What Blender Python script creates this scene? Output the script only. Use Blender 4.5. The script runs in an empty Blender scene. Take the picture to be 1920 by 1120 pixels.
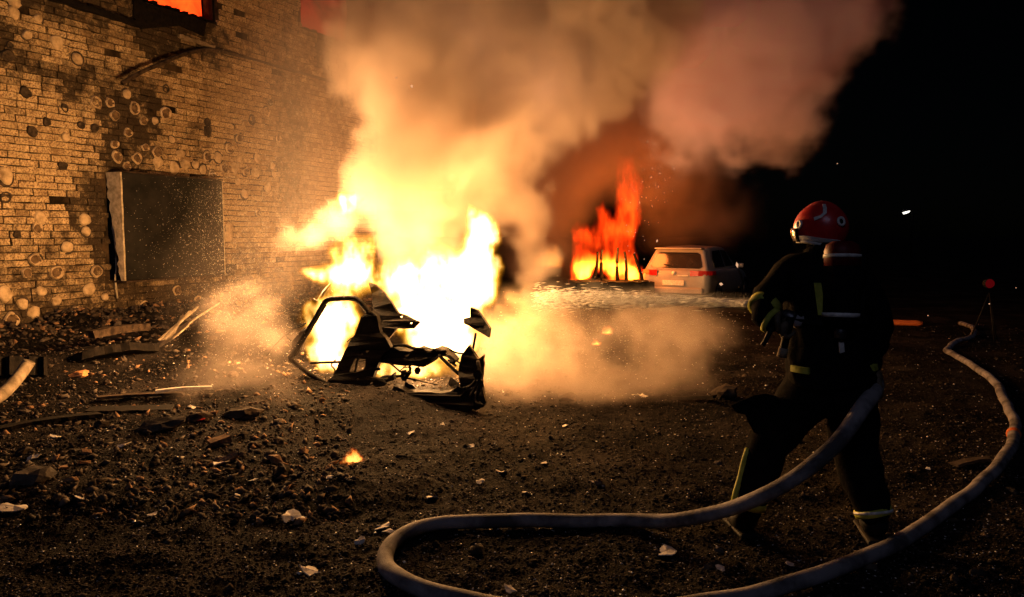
import bpy, bmesh, math, random
import numpy as np
from mathutils import Vector, Matrix, noise
from mathutils.geometry import tessellate_polygon

R = math.radians
random.seed(7)
RNG = np.random.default_rng(11)
SC = bpy.context.scene
COL = SC.collection

# ------------------------------------------------------------------ camera
F, CX, CY = 1400.0, 960.0, 560.0          # focal length and centre in photograph pixels
TH = math.atan(120.0 / F)                 # pitched down: horizon at row 440
CAMH = 1.6
cam_data = bpy.data.cameras.new('camera')
cam_data.sensor_width = 36.0
cam_data.lens = F / 1920.0 * 36.0
cam_data.clip_start = 0.05
cam_data.clip_end = 2000
cam = bpy.data.objects.new('camera', cam_data)
COL.objects.link(cam)
cam.location = (0, 0, CAMH)
cam.rotation_euler = (R(90) - TH, 0, 0)
SC.camera = cam

# ------------------------------------------------------------------ night sky and moon
MOON_EL, MOON_AZ = R(38), R(200)          # behind the camera, a little to its left
world = bpy.data.worlds.new('World')
SC.world = world
world.use_nodes = True
wn = world.node_tree
bg = wn.nodes['Background']
sky = wn.nodes.new('ShaderNodeTexSky')
sky.sky_type = 'NISHITA'
sky.sun_disc = False
sky.sun_elevation = MOON_EL
sky.sun_rotation = MOON_AZ
wn.links.new(sky.outputs[0], bg.inputs[0])
bg.inputs[1].default_value = 0.00009
moon = bpy.data.lights.new('moon_light', 'SUN')
moon.energy = 0.14
moon.angle = R(6)
moon.color = (0.62, 0.66, 1.0)
mo = bpy.data.objects.new('moon_light', moon)
COL.objects.link(mo)
mdir = Vector((math.sin(MOON_AZ) * math.cos(MOON_EL), math.cos(MOON_AZ) * math.cos(MOON_EL), math.sin(MOON_EL)))
mo.rotation_euler = (-mdir).to_track_quat('-Z', 'Y').to_euler()

SC.view_settings.view_transform = 'Standard'
SC.view_settings.look = 'None'
SC.view_settings.gamma = 1
SC.view_settings.exposure = 0
SC.view_settings.use_curve_mapping = False
cy = SC.cycles
cy.max_bounces = 5
cy.diffuse_bounces = 2
cy.glossy_bounces = 2
cy.transmission_bounces = 3
cy.transparent_max_bounces = 16
cy.volume_bounces = 3
cy.volume_step_rate = 2.8
cy.volume_max_steps = 256
cy.use_denoising = True
cy.sample_clamp_indirect = 6
cy.sample_clamp_direct = 40

# ------------------------------------------------------------------ projection helpers
def ray(px, py):
    x = (px - CX) / F
    v = -(py - CY) / F
    return Vector((x, v * math.sin(TH) + math.cos(TH), v * math.cos(TH) - math.sin(TH)))

def P(px, py, Y):
    d = ray(px, py)
    return Vector((0, 0, CAMH)) + d * (Y / d.y)

def G(px, py, z=0.0):
    d = ray(px, py)
    return Vector((0, 0, CAMH)) + d * ((z - CAMH) / d.z)

# ------------------------------------------------------------------ object helpers
def obj(name, me, mat=None, parent=None):
    o = bpy.data.objects.new(name, me)
    COL.objects.link(o)
    if mat is not None and me is not None and not me.materials:
        me.materials.append(mat)
    if parent is not None:
        o.parent = parent
        o.matrix_parent_inverse = Matrix.Identity(4)
    return o

def tag(o, label=None, cat=None, group=None, kind=None):
    if label: o['label'] = label
    if cat: o['category'] = cat
    if group: o['group'] = group
    if kind: o['kind'] = kind
    return o

def empty(name, loc=(0, 0, 0), rz=0.0):
    o = bpy.data.objects.new(name, None)
    COL.objects.link(o)
    o.location = loc
    o.rotation_euler = (0, 0, rz)
    o.empty_display_size = 0.1
    return o

def mesh_from(name, verts, faces, smooth=False):
    me = bpy.data.meshes.new(name)
    me.from_pydata([tuple(v) for v in verts], [], faces)
    me.update()
    if smooth:
        me.polygons.foreach_set('use_smooth', [True] * len(me.polygons))
    return me

def bm_mesh(name, bm, smooth=False):
    bmesh.ops.recalc_face_normals(bm, faces=bm.faces)
    me = bpy.data.meshes.new(name)
    bm.to_mesh(me)
    bm.free()
    if smooth:
        me.polygons.foreach_set('use_smooth', [True] * len(me.polygons))
    return me

def local(o, v):
    return Vector(v) - Vector(o.location)

def tube_mesh(name, pts, rad, seg=10, squash=1.0, cap=True, closed=False, smooth=True, wob=0.0):
    """tube along points; rad may be a number or a list"""
    pts = [Vector(p) for p in pts]
    n = len(pts)
    rr = rad if isinstance(rad, (list, tuple)) else [rad] * n
    V, Fc = [], []
    up = Vector((0, 0, 1))
    for i, p in enumerate(pts):
        a = pts[max(0, i - 1)]; b = pts[min(n - 1, i + 1)]
        t = (b - a).normalized()
        s = t.cross(up)
        if s.length < 1e-3: s = t.cross(Vector((0, 1, 0)))
        s.normalize()
        u = s.cross(t).normalized()
        for k in range(seg):
            an = 2 * math.pi * k / seg
            r = rr[i] * (1 + wob * (random.random() - .5))
            V.append(p + s * math.cos(an) * r + u * math.sin(an) * r * squash)
    for i in range(n - 1):
        for k in range(seg):
            a = i * seg + k; b = i * seg + (k + 1) % seg
            Fc.append((a, b, b + seg, a + seg))
    if cap:
        Fc.append(tuple(range(seg))[::-1])
        Fc.append(tuple((n - 1) * seg + k for k in range(seg)))
    return mesh_from(name, V, Fc, smooth)

def spline(ctrl, per=8):
    ctrl = [Vector(c) for c in ctrl]
    out = []
    for i in range(len(ctrl) - 1):
        p0 = ctrl[max(0, i - 1)]; p1 = ctrl[i]; p2 = ctrl[i + 1]; p3 = ctrl[min(len(ctrl) - 1, i + 2)]
        for k in range(per):
            t = k / per
            out.append(0.5 * ((2 * p1) + (p2 - p0) * t + (2 * p0 - 5 * p1 + 4 * p2 - p3) * t * t + (3 * p1 - p0 - 3 * p2 + p3) * t ** 3))
    out.append(ctrl[-1])
    return out

def box_bm(bm, c, s, rot=None):
    m = Matrix.Translation(c)
    if rot is not None: m = m @ rot.to_4x4()
    m = m @ Matrix.Diagonal((s[0], s[1], s[2], 1))
    return bmesh.ops.create_cube(bm, size=1, matrix=m)['verts']

def lathe_mesh(name, prof, seg=24, smooth=True, M=None):
    V, Fc = [], []
    for r, z in prof:
        for k in range(seg):
            a = 2 * math.pi * k / seg
            V.append(Vector((r * math.cos(a), r * math.sin(a), z)))
    for i in range(len(prof) - 1):
        for k in range(seg):
            a = i * seg + k; b = i * seg + (k + 1) % seg
            Fc.append((a, b, b + seg, a + seg))
    Fc.append(tuple(range(seg))[::-1]); Fc.append(tuple((len(prof) - 1) * seg + k for k in range(seg)))
    if M is not None: V = [M @ v for v in V]
    return mesh_from(name, V, Fc, smooth)

def axis_matrix(a, b):
    """local z runs from a to b"""
    a = Vector(a); b = Vector(b)
    q = (b - a).to_track_quat('Z', 'Y')
    return Matrix.Translation(a) @ q.to_matrix().to_4x4()

# ------------------------------------------------------------------ materials
class NT:
    def __init__(self, name):
        self.m = bpy.data.materials.new(name)
        self.m.use_nodes = True
        self.t = self.m.node_tree
        self.b = self.t.nodes.get('Principled BSDF')
        self.out = self.t.nodes.get('Material Output')
    def n(self, typ, **kw):
        nd = self.t.nodes.new(typ)
        for k, v in kw.items(): setattr(nd, k, v)
        return nd
    def l(self, a, b): self.t.links.new(a, b)
    def math(self, op, a, b=None, clamp=False):
        nd = self.n('ShaderNodeMath', operation=op, use_clamp=clamp)
        for i, v in enumerate((a, b)):
            if v is None: continue
            if isinstance(v, (int, float)): nd.inputs[i].default_value = v
            else: self.l(v, nd.inputs[i])
        return nd.outputs[0]
    def noise(self, scale, detail=4, rough=.55, vec=None, dist=0):
        nd = self.n('ShaderNodeTexNoise')
        nd.inputs['Scale'].default_value = scale
        nd.inputs['Detail'].default_value = detail
        nd.inputs['Roughness'].default_value = rough
        nd.inputs['Distortion'].default_value = dist
        if vec is not None: self.l(vec, nd.inputs['Vector'])
        return nd.outputs['Fac']
    def pos(self):
        return self.n('ShaderNodeNewGeometry').outputs['Position']
    def ramp(self, fac, stops):
        nd = self.n('ShaderNodeValToRGB')
        e = nd.color_ramp.elements
        while len(e) > 1: e.remove(e[0])
        e[0].position = stops[0][0]; e[0].color = (*stops[0][1], 1)
        for p, c in stops[1:]:
            x = e.new(p); x.color = (*c, 1)
        self.l(fac, nd.inputs[0])
        return nd.outputs[0]
    def mix(self, fac, a, b, blend='MIX'):
        nd = self.n('ShaderNodeMix', data_type='RGBA', blend_type=blend)
        for i, v in ((0, fac), (6, a), (7, b)):
            if isinstance(v, (int, float)): nd.inputs[i].default_value = v
            elif isinstance(v, (tuple, list)): nd.inputs[i].default_value = (*v, 1)
            else: self.l(v, nd.inputs[i])
        return nd.outputs[2]
    def bump(self, h, strength=.5, dist=.02):
        nd = self.n('ShaderNodeBump')
        nd.inputs['Strength'].default_value = strength
        nd.inputs['Distance'].default_value = dist
        self.l(h, nd.inputs['Height'])
        self.l(nd.outputs[0], self.b.inputs['Normal'])

def mat_noise(name, c1, c2, scale=8, rough=.8, metal=0.0, bump=.4, bscale=None, bdist=.01, spec=.12, lo=.35, hi=.65, detail=5):
    a = NT(name)
    p = a.pos()
    f = a.noise(scale, detail, .6, p)
    a.l(a.ramp(f, [(lo, c1), (hi, c2)]), a.b.inputs['Base Color'])
    a.b.inputs['Roughness'].default_value = rough
    a.b.inputs['Metallic'].default_value = metal
    a.b.inputs['Specular IOR Level'].default_value = spec
    if bump: a.bump(a.noise(bscale or scale * 4, 4, .6, p), bump, bdist)
    return a.m

M = {}
M['char'] = mat_noise('charred_metal', (.003, .0025, .0022), (.012, .009, .007), 14, .85, 0, .6, 60)
M['sheet'] = mat_noise('scorched_sheet', (.006, .0045, .0035), (.028, .018, .012), 9, .7, .1, .6, 45)
M['wood'] = mat_noise('burnt_wood', (.015, .010, .008), (.085, .058, .038), 10, .85, 0, .6, 50)
M['palewood'] = mat_noise('pale_board', (.13, .10, .065), (.30, .24, .165), 9, .8, 0, .4, 40)
M['plaster'] = mat_noise('old_plaster', (.30, .25, .17), (.62, .53, .38), 12, .9, 0, .5, 50)
M['dab'] = mat_noise('adhesive_mortar', (.22, .155, .085), (.60, .46, .29), 7, .9, 0, .6, 40, lo=.3, hi=.6)
M['darkdab'] = mat_noise('dark_mortar', (.025, .02, .016), (.09, .065, .045), 16, .9, 0, .6, 60)
M['concrete'] = mat_noise('dusty_concrete', (.03, .025, .02), (.10, .08, .065), 6, .9, 0, .6, 40)
M['rubble'] = mat_noise('rubble', (.014, .011, .009), (.075, .055, .04), 5, .9, 0, .6, 30)
M['paper'] = mat_noise('pale_scrap', (.38, .33, .28), (.70, .66, .60), 20, .8, 0, .3, 60)
M['suit'] = mat_noise('black_turnout_cloth', (.0035, .0035, .004), (.009, .008, .008), 18, .95, 0, .5, 60, .008, spec=.02)
M['glove'] = mat_noise('glove_leather', (.05, .035, .022), (.12, .085, .05), 25, .6, 0, .4, 90, spec=.4)
M['red'] = mat_noise('red_lacquer', (.42, .014, .016), (.55, .026, .024), 20, .32, 0, .12, 80, spec=.5)
M['reflect'] = mat_noise('reflective_silver', (.45, .45, .43), (.75, .74, .70), 30, .4, 0, .2, 90)
M['yellow'] = mat_noise('lime_tape', (.28, .30, .04), (.45, .46, .08), 25, .55, 0, .3, 80)
M['black'] = mat_noise('black_rubber', (.004, .004, .004), (.010, .010, .010), 20, .6, 0, .3, 60)
M['steel'] = mat_noise('dark_alloy', (.06, .06, .065), (.14, .14, .15), 25, .4, .8, .2, 80)
M['hose'] = mat_noise('hose_jacket', (.07, .065, .068), (.25, .235, .245), 5, .75, 0, .8, 210, .004, lo=.38, hi=.58, detail=9)
M['darkred'] = mat_noise('dull_red_paint', (.07, .005, .006), (.12, .009, .009), 20, .5, 0, .12, 80, spec=.2)
M['orange'] = mat_noise('orange_plastic', (.38, .08, .02), (.5, .13, .03), 20, .5, 0, .2, 60)
M['carpaint'] = mat_noise('white_car_paint', (.24, .235, .24), (.30, .295, .30), 4, .35, 0, .03, 50, spec=.5)
M['carglass'] = mat_noise('dark_car_glass', (.01, .01, .012), (.018, .018, .02), 5, .12, 0, 0, spec=.6)
M['tail'] = mat_noise('tail_lamp_red', (.35, .008, .01), (.5, .015, .015), 30, .2, 0, .2, 80, spec=.5)

def emission_mat(name, color, strength, scale=0, c2=None):
    a = NT(name)
    a.t.nodes.remove(a.b)
    e = a.n('ShaderNodeEmission')
    e.inputs['Strength'].default_value = strength
    if scale:
        f = a.noise(scale, 5, .6, a.pos(), .6)
        a.l(a.ramp(f, [(.35, color), (.62, c2)]), e.inputs['Color'])
    else:
        e.inputs['Color'].default_value = (*color, 1)
    a.l(e.outputs[0], a.out.inputs['Surface'])
    return a.m

# ------------------------------------------------------------------ ground
def vnoise(x, y, seed=0):
    xi = np.floor(x).astype(np.int64); yi = np.floor(y).astype(np.int64)
    fx = x - xi; fy = y - yi
    fx = fx * fx * (3 - 2 * fx); fy = fy * fy * (3 - 2 * fy)
    def h(a, b):
        n = (a * 374761393 + b * 668265263 + seed * 982451653) & 0x7fffffff
        n = ((n ^ (n >> 13)) * 1274126177) & 0x7fffffff
        return ((n ^ (n >> 16)) & 0xffff) / 65535.0
    return (h(xi, yi) * (1 - fx) + h(xi + 1, yi) * fx) * (1 - fy) + (h(xi, yi + 1) * (1 - fx) + h(xi + 1, yi + 1) * fx) * fy

# wall frame: the house wall runs from near left to far right
WD = ray(1618, 440); WD = Vector((WD.x, WD.y, 0)).normalized()
WN = Vector((WD.y, -WD.x, 0))             # out of the wall, to the yard
W0 = G(0, 640)

def ground_h(x, y):
    x = np.asarray(x, float); y = np.asarray(y, float)
    near = np.clip((y - 1.5) / 2, 0, 1) * np.clip((24 - y) / 6, 0, 1)
    h = 0.10 * (vnoise(x * .7, y * .7, 1) - .5) + 0.07 * (vnoise(x * 2.1, y * 2.1, 2) - .5)
    h = h * .6
    q = vnoise(x * 5.3, y * 5.3, 3)
    h += .035 * (q - .5) + .022 * np.abs(vnoise(x * 11, y * 11, 4) - .5) + .014 * (vnoise(x * 23, y * 23, 5) - .5)
    # heap of rubble along the wall
    dist = (x - W0.x) * WN.x + (y - W0.y) * WN.y
    rough = .55 + .9 * vnoise(x * 1.6, y * 1.6, 6)
    h += .32 * np.exp(-np.clip(dist, 0, 9) ** 2 / 1.2) * rough
    h += .16 * np.exp(-((dist - 2.6) ** 2) / .5) * vnoise(x * .9 + 4, y * .9, 7)
    # little burnt mound with the small fire
    def mound(px, py, r, a):
        c = G(px, py)
        return a * np.exp(-((x - c.x) ** 2 + (y - c.y) ** 2) / (r * r))
    h += mound(690, 900, .40, .07) + mound(60, 930, .5, .07) + mound(700, 740, .8, .05) + mound(1360, 760, .3, .10)
    # the yard falls away to the right and back
    dip = np.clip((y - 9) / 10, 0, 1) * np.clip((x + 2.5) / 3, 0, 1)
    return h * near - .2 * dip

def axis_coords(segs):
    out = []
    for a, b, step in segs:
        n = max(1, int(round((b - a) / step)))
        out += list(np.linspace(a, b, n, endpoint=False))
    out.append(segs[-1][1])
    return np.array(out)

gx = axis_coords([(-300, -40, 40), (-40, -9, 2), (-9, -4.4, .06), (-4.4, 4.6, .028), (4.6, 9, .08), (9, 40, 2), (40, 300, 40)])
gy = axis_coords([(-60, -4, 8), (-4, 2, .5), (2, 6.5, .026), (6.5, 10, .04), (10, 20, .12), (20, 60, 3), (60, 500, 60)])
GXX, GYY = np.meshgrid(gx, gy)
GZ = ground_h(GXX, GYY)
co = np.stack([GXX, GYY, GZ], -1).reshape(-1, 3).astype(np.float32)
nx, ny = len(gx), len(gy)
ii = (np.arange(ny - 1)[:, None] * nx + np.arange(nx - 1)[None]).ravel()
quads = np.stack([ii, ii + 1, ii + 1 + nx, ii + nx], -1).astype(np.int32)
gme = bpy.data.meshes.new('ground')
gme.vertices.add(len(co)); gme.vertices.foreach_set('co', co.ravel())
gme.loops.add(quads.size); gme.loops.foreach_set('vertex_index', quads.ravel())
gme.polygons.add(len(quads)); gme.polygons.foreach_set('loop_start', np.arange(0, quads.size, 4, dtype=np.int32))
gme.update(calc_edges=True)
gme.polygons.foreach_set('use_smooth', np.ones(len(quads), bool))

a = NT('scorched_soil')
p = a.pos()
f1 = a.noise(1.1, 6, .65, p)
f2 = a.noise(17, 6, .7, p)
c = a.ramp(f1, [(.36, (.002, .0018, .0017)), (.50, (.0065, .0055, .005)), (.62, (.026, .021, .018))])
c = a.mix(a.math('MULTIPLY', a.ramp(f2, [(.5, (0, 0, 0)), (.72, (1, 1, 1))]), .7), c, (.034, .027, .023))
c = a.mix(a.ramp(a.noise(75, 3, .6, p), [(.62, (0, 0, 0)), (.70, (1, 1, 1))]), c, (.085, .066, .054))
a.l(c, a.b.inputs['Base Color'])
a.b.inputs['Roughness'].default_value = .95
a.b.inputs['Specular IOR Level'].default_value = .04
a.bump(a.math('ADD', a.noise(28, 6, .7, p), a.math('MULTIPLY', a.noise(90, 3, .6, p), .5)), .9, .05)
M['soil'] = a.m
ground = tag(obj('ground', gme, M['soil']), kind='structure')

def on_ground(px, py):
    """point of the uneven ground seen at a pixel"""
    z = 0.0
    for _ in range(4):
        g = G(px, py, z)
        z = float(ground_h(g.x, g.y))
    return G(px, py, z)

def gz(x, y):
    return float(ground_h(x, y))

# ------------------------------------------------------------------ volumes from grids
def vol_group():
    ng = bpy.data.node_groups.new('grid_to_volume', 'GeometryNodeTree')
    ng.interface.new_socket('Geometry', in_out='INPUT', socket_type='NodeSocketGeometry')
    for n, t in (('Min', 'NodeSocketVector'), ('Max', 'NodeSocketVector'), ('Nx', 'NodeSocketInt'), ('Ny', 'NodeSocketInt'), ('Nz', 'NodeSocketInt'), ('Mat', 'NodeSocketMaterial')):
        ng.interface.new_socket(n, in_out='INPUT', socket_type=t)
    ng.interface.new_socket('Geometry', in_out='OUTPUT', socket_type='NodeSocketGeometry')
    N = ng.nodes.new; L = ng.links.new
    gi = N('NodeGroupInput'); go = N('NodeGroupOutput')
    vc = N('GeometryNodeVolumeCube')
    L(gi.outputs['Min'], vc.inputs['Min']); L(gi.outputs['Max'], vc.inputs['Max'])
    for k in 'xyz': L(gi.outputs['N' + k], vc.inputs['Resolution ' + k.upper()])
    def vm(op, x, y):
        n = N('ShaderNodeVectorMath'); n.operation = op; L(x, n.inputs[0]); L(y, n.inputs[1]); return n.outputs[0]
    def m(op, x, y):
        n = N('ShaderNodeMath'); n.operation = op
        for i, v in enumerate((x, y)):
            if v is None: continue
            if isinstance(v, (int, float)): n.inputs[i].default_value = v
            else: L(v, n.inputs[i])
        return n.outputs[0]
    pos = N('GeometryNodeInputPosition').outputs[0]
    rel = vm('DIVIDE', vm('SUBTRACT', pos, gi.outputs['Min']), vm('SUBTRACT', gi.outputs['Max'], gi.outputs['Min']))
    sp = N('ShaderNodeSeparateXYZ'); L(rel, sp.inputs[0])
    ids = [m('ROUND', m('MULTIPLY', sp.outputs[i], m('SUBTRACT', gi.outputs['N' + k], 1)), None) for i, k in enumerate('xyz')]
    idx = m('ADD', ids[0], m('MULTIPLY', gi.outputs['Nx'], m('ADD', ids[1], m('MULTIPLY', gi.outputs['Ny'], ids[2]))))
    si = N('GeometryNodeSampleIndex'); si.data_type = 'FLOAT'; si.domain = 'POINT'; si.clamp = True
    at = N('GeometryNodeInputNamedAttribute'); at.data_type = 'FLOAT'; at.inputs['Name'].default_value = 'amount'
    L(gi.outputs['Geometry'], si.inputs['Geometry']); L(at.outputs[0], si.inputs['Value']); L(idx, si.inputs['Index'])
    L(si.outputs[0], vc.inputs['Density'])
    sm = N('GeometryNodeSetMaterial'); L(vc.outputs[0], sm.inputs['Geometry']); L(gi.outputs['Mat'], sm.inputs['Material'])
    L(sm.outputs[0], go.inputs[0])
    return ng
VG = vol_group()
VID = {s.name: s.identifier for s in VG.interface.items_tree if s.in_out == 'INPUT'}

class Grid:
    def __init__(self, mn, mx, vox):
        self.mn = np.array(mn, float); self.size = np.array(mx, float) - self.mn
        self.n = np.maximum(4, np.round(self.size / vox).astype(int))
        self.mx = self.mn + self.size
        self.ax = [np.linspace(self.mn[i], self.mx[i], self.n[i]).astype(np.float32) for i in range(3)]
        self.X, self.Y, self.Z = (self.ax[0][:, None, None], self.ax[1][None, :, None], self.ax[2][None, None, :])
    def lattice(self, cell, rng):
        """smooth value noise, mean 0, about -1..1; cell = size in metres (number or three)"""
        cell = np.broadcast_to(np.asarray(cell, float), 3)
        ms = []
        cnt = []
        for i in range(3):
            t = (self.ax[i] - self.mn[i]) / cell[i] + rng.random()
            k = np.floor(t).astype(int); f = t - k
            f = f * f * f * (f * (f * 6 - 15) + 10)
            c = k.max() + 2
            m = np.zeros((self.n[i], c), np.float32)
            r = np.arange(self.n[i])
            m[r, k] = 1 - f; m[r, k + 1] = f
            ms.append(m); cnt.append(c)
        lat = (rng.random(cnt).astype(np.float32) * 2 - 1)
        o = np.tensordot(ms[0], lat, (1, 0))
        o = np.einsum('bj,ijk->ibk', ms[1], o, optimize=True)
        o = np.einsum('ck,ijk->ijc', ms[2], o, optimize=True)
        return o
    def fbm(self, cell, octaves, rng, gain=.55):
        cell = np.asarray(cell, float)
        o = 0; amp = 1; tot = 0
        for k in range(octaves):
            o = o + amp * self.lattice(cell / 2 ** k, rng); tot += amp; amp *= gain
        return o / tot
    def build(self, name, d, mat):
        me = bpy.data.meshes.new(name)
        me.vertices.add(d.size)
        at = me.attributes.new('amount', 'FLOAT', 'POINT')
        at.data.foreach_set('value', np.ascontiguousarray(d.transpose(2, 1, 0)).ravel().astype(np.float32))
        me.materials.append(mat)
        o = bpy.data.objects.new(name, me); COL.objects.link(o)
        md = o.modifiers.new('volume', 'NODES'); md.node_group = VG
        md[VID['Min']] = tuple(float(v) for v in self.mn); md[VID['Max']] = tuple(float(v) for v in self.mx)
        for i, k in enumerate('xyz'): md[VID['N' + k]] = int(self.n[i])
        md[VID['Mat']] = mat
        return o

def smooth01(x, a, b):
    t = np.clip((x - a) / (b - a), 0, 1)
    return t * t * (3 - 2 * t)

def smoke_mat(name, color, density, aniso=.1):
    a = NT(name)
    a.t.nodes.remove(a.b)
    v = a.n('ShaderNodeVolumePrincipled')
    v.inputs['Color'].default_value = (*color, 1)
    v.inputs['Density'].default_value = density
    v.inputs['Anisotropy'].default_value = aniso
    a.l(v.outputs[0], a.out.inputs['Volume'])
    return a.m

def flame_mat(name, color, strength, soot=0.0, stops=None, power=1.0):
    a = NT(name)
    a.t.nodes.remove(a.b)
    at = a.n('ShaderNodeAttribute', attribute_name='density')
    e = a.n('ShaderNodeEmission')
    s = a.math('MULTIPLY', a.math('POWER', at.outputs['Fac'], power), strength)
    a.l(s, e.inputs['Strength'])
    if stops: a.l(a.ramp(at.outputs['Fac'], stops), e.inputs['Color'])
    else: e.inputs['Color'].default_value = (*color, 1)
    if soot:
        ab = a.n('ShaderNodeVolumeAbsorption')
        ab.inputs['Color'].default_value = (.6, .35, .15, 1)
        a.l(a.math('MULTIPLY', at.outputs['Fac'], soot), ab.inputs['Density'])
        ad = a.n('ShaderNodeAddShader')
        a.l(e.outputs[0], ad.inputs[0]); a.l(ab.outputs[0], ad.inputs[1])
        a.l(ad.outputs[0], a.out.inputs['Volume'])
    else:
        a.l(e.outputs[0], a.out.inputs['Volume'])
    return a.m

def fire_and_fill_lamp(parent, loc, watts, color, rad):
    l = bpy.data.lights.new('fire_and_fill_light', 'POINT')
    l.energy = watts; l.color = color; l.shadow_soft_size = rad
    o = bpy.data.objects.new('fire_and_fill_light', l); COL.objects.link(o)
    o.location = loc
    o.parent = parent
    return o

# ------------------------------------------------------------------ the burnt house wall
def wall_sh(px, py):
    """pixel -> (along, height) on the wall plane"""
    d = ray(px, py)
    o = Vector((0, 0, CAMH))
    t = (W0 - o).dot(WN) / d.dot(WN)
    q = o + d * t - W0
    return q.dot(WD), q.z + W0.z

def wall_sh_out(px, py, out):
    d = ray(px, py)
    o = Vector((0, 0, CAMH))
    t = (W0 + WN * out - o).dot(WN) / d.dot(WN)
    q = o + d * t - W0
    return q.dot(WD), q.z + W0.z

def wall_pt(s, h, out=0.0):
    return W0 + WD * s + WN * out + Vector((0, 0, h))

WROT = math.atan2(WD.y, WD.x)             # local x along the wall, local -y out of it

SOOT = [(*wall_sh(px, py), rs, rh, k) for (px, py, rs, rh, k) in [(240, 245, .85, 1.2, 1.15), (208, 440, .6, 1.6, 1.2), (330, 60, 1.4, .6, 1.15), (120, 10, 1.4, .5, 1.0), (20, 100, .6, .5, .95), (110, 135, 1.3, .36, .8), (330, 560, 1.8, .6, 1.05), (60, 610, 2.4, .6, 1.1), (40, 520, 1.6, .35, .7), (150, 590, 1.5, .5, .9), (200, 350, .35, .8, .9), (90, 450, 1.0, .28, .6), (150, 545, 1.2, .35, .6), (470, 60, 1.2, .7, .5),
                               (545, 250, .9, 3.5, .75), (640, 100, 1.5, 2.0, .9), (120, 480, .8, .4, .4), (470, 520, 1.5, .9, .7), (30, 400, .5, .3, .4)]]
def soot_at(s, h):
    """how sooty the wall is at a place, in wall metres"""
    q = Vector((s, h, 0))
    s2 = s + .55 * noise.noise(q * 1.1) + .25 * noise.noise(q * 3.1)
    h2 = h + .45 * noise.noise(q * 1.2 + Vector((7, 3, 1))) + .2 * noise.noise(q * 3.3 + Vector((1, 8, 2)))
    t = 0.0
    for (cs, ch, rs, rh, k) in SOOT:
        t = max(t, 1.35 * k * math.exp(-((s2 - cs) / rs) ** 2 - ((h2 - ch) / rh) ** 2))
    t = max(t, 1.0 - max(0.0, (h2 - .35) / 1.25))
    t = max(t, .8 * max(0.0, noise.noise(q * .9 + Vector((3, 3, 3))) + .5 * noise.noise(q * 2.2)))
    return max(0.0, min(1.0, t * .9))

def soot_node(a):
    p = a.pos()
    at = a.n('ShaderNodeAttribute', attribute_name='soot')
    oc = a.n('ShaderNodeObjectInfo').outputs['Color']
    sp = a.n('ShaderNodeSeparateColor'); a.l(oc, sp.inputs[0])
    base = a.math('MAXIMUM', at.outputs['Fac'], sp.outputs[0])
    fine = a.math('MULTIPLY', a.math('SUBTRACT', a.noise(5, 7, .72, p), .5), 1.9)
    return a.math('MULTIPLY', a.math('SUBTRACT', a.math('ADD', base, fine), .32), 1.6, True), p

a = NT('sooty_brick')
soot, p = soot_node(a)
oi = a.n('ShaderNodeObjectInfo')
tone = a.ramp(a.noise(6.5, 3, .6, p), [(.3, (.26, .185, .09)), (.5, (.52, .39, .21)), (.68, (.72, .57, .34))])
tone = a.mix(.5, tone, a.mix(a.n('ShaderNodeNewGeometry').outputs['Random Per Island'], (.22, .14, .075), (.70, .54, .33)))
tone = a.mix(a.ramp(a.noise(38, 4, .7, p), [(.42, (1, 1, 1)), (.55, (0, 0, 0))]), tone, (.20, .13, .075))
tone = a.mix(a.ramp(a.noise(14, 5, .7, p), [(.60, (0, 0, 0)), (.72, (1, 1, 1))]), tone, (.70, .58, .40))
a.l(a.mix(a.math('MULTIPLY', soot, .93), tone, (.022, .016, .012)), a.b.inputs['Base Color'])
a.b.inputs['Roughness'].default_value = .9
a.b.inputs['Specular IOR Level'].default_value = .08
a.bump(a.noise(55, 5, .7, p), .7, .012)
M['brick'] = a.m
a = NT('sooty_mortar_bed')
p = a.pos()
a.l(a.ramp(a.noise(3, 6, .65, p), [(.4, (.012, .009, .006)), (.66, (.075, .05, .03))]), a.b.inputs['Base Color'])
a.b.inputs['Roughness'].default_value = .95
a.b.inputs['Specular IOR Level'].default_value = .05
a.bump(a.noise(40, 5, .7, p), .7, .015)
M['mortar'] = a.m

S_END = wall_sh(706, 300)[0]
S_BEG, H_TOP = -3.0, 9.4
wl0, wb0 = wall_sh_out(233, 527, .34); wl1, wt0 = wall_sh_out(417, 336, .34)
wt0 = wall_sh_out(232, 323, .34)[1]
us0, uh0 = wall_sh(262, -2); us1, uh1 = wall_sh(408, 44)
rs0, _ = wall_sh(566, 90); rs1, rh0 = wall_sh(690, 100)
OPEN = [(wl0, wl1, wb0, wt0), (us0, us1, uh1 - .05, uh1 + 1.6), (rs0, rs1, rh0, rh0 + 2.6)]

house = empty('brick_house', W0, WROT)
tag(house, 'scorched brick house wall with round mortar dabs and a blown out window', 'house')
def wl(s, h, out=0.0):                    # wall metres -> house local
    return Vector((s, -out, h))

def inside_open(s0, s1, h0, h1):
    return any(s1 > o[0] and s0 < o[1] and h1 > o[2] and h0 < o[3] for o in OPEN)

# wall core with real openings
bm = bmesh.new()
ss = sorted({S_BEG, S_END, *[o[0] for o in OPEN], *[o[1] for o in OPEN]})
hh = sorted({-.4, H_TOP, *[o[2] for o in OPEN], *[o[3] for o in OPEN]})
for i in range(len(ss) - 1):
    for j in range(len(hh) - 1):
        cs, ch = (ss[i] + ss[i + 1]) / 2, (hh[j] + hh[j + 1]) / 2
        if inside_open(cs - .01, cs + .01, ch - .01, ch + .01): continue
        box_bm(bm, wl(cs, ch, -.192), (ss[i + 1] - ss[i], .36, hh[j + 1] - hh[j]))
bmesh.ops.remove_doubles(bm, verts=bm.verts, dist=.0005)
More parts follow.
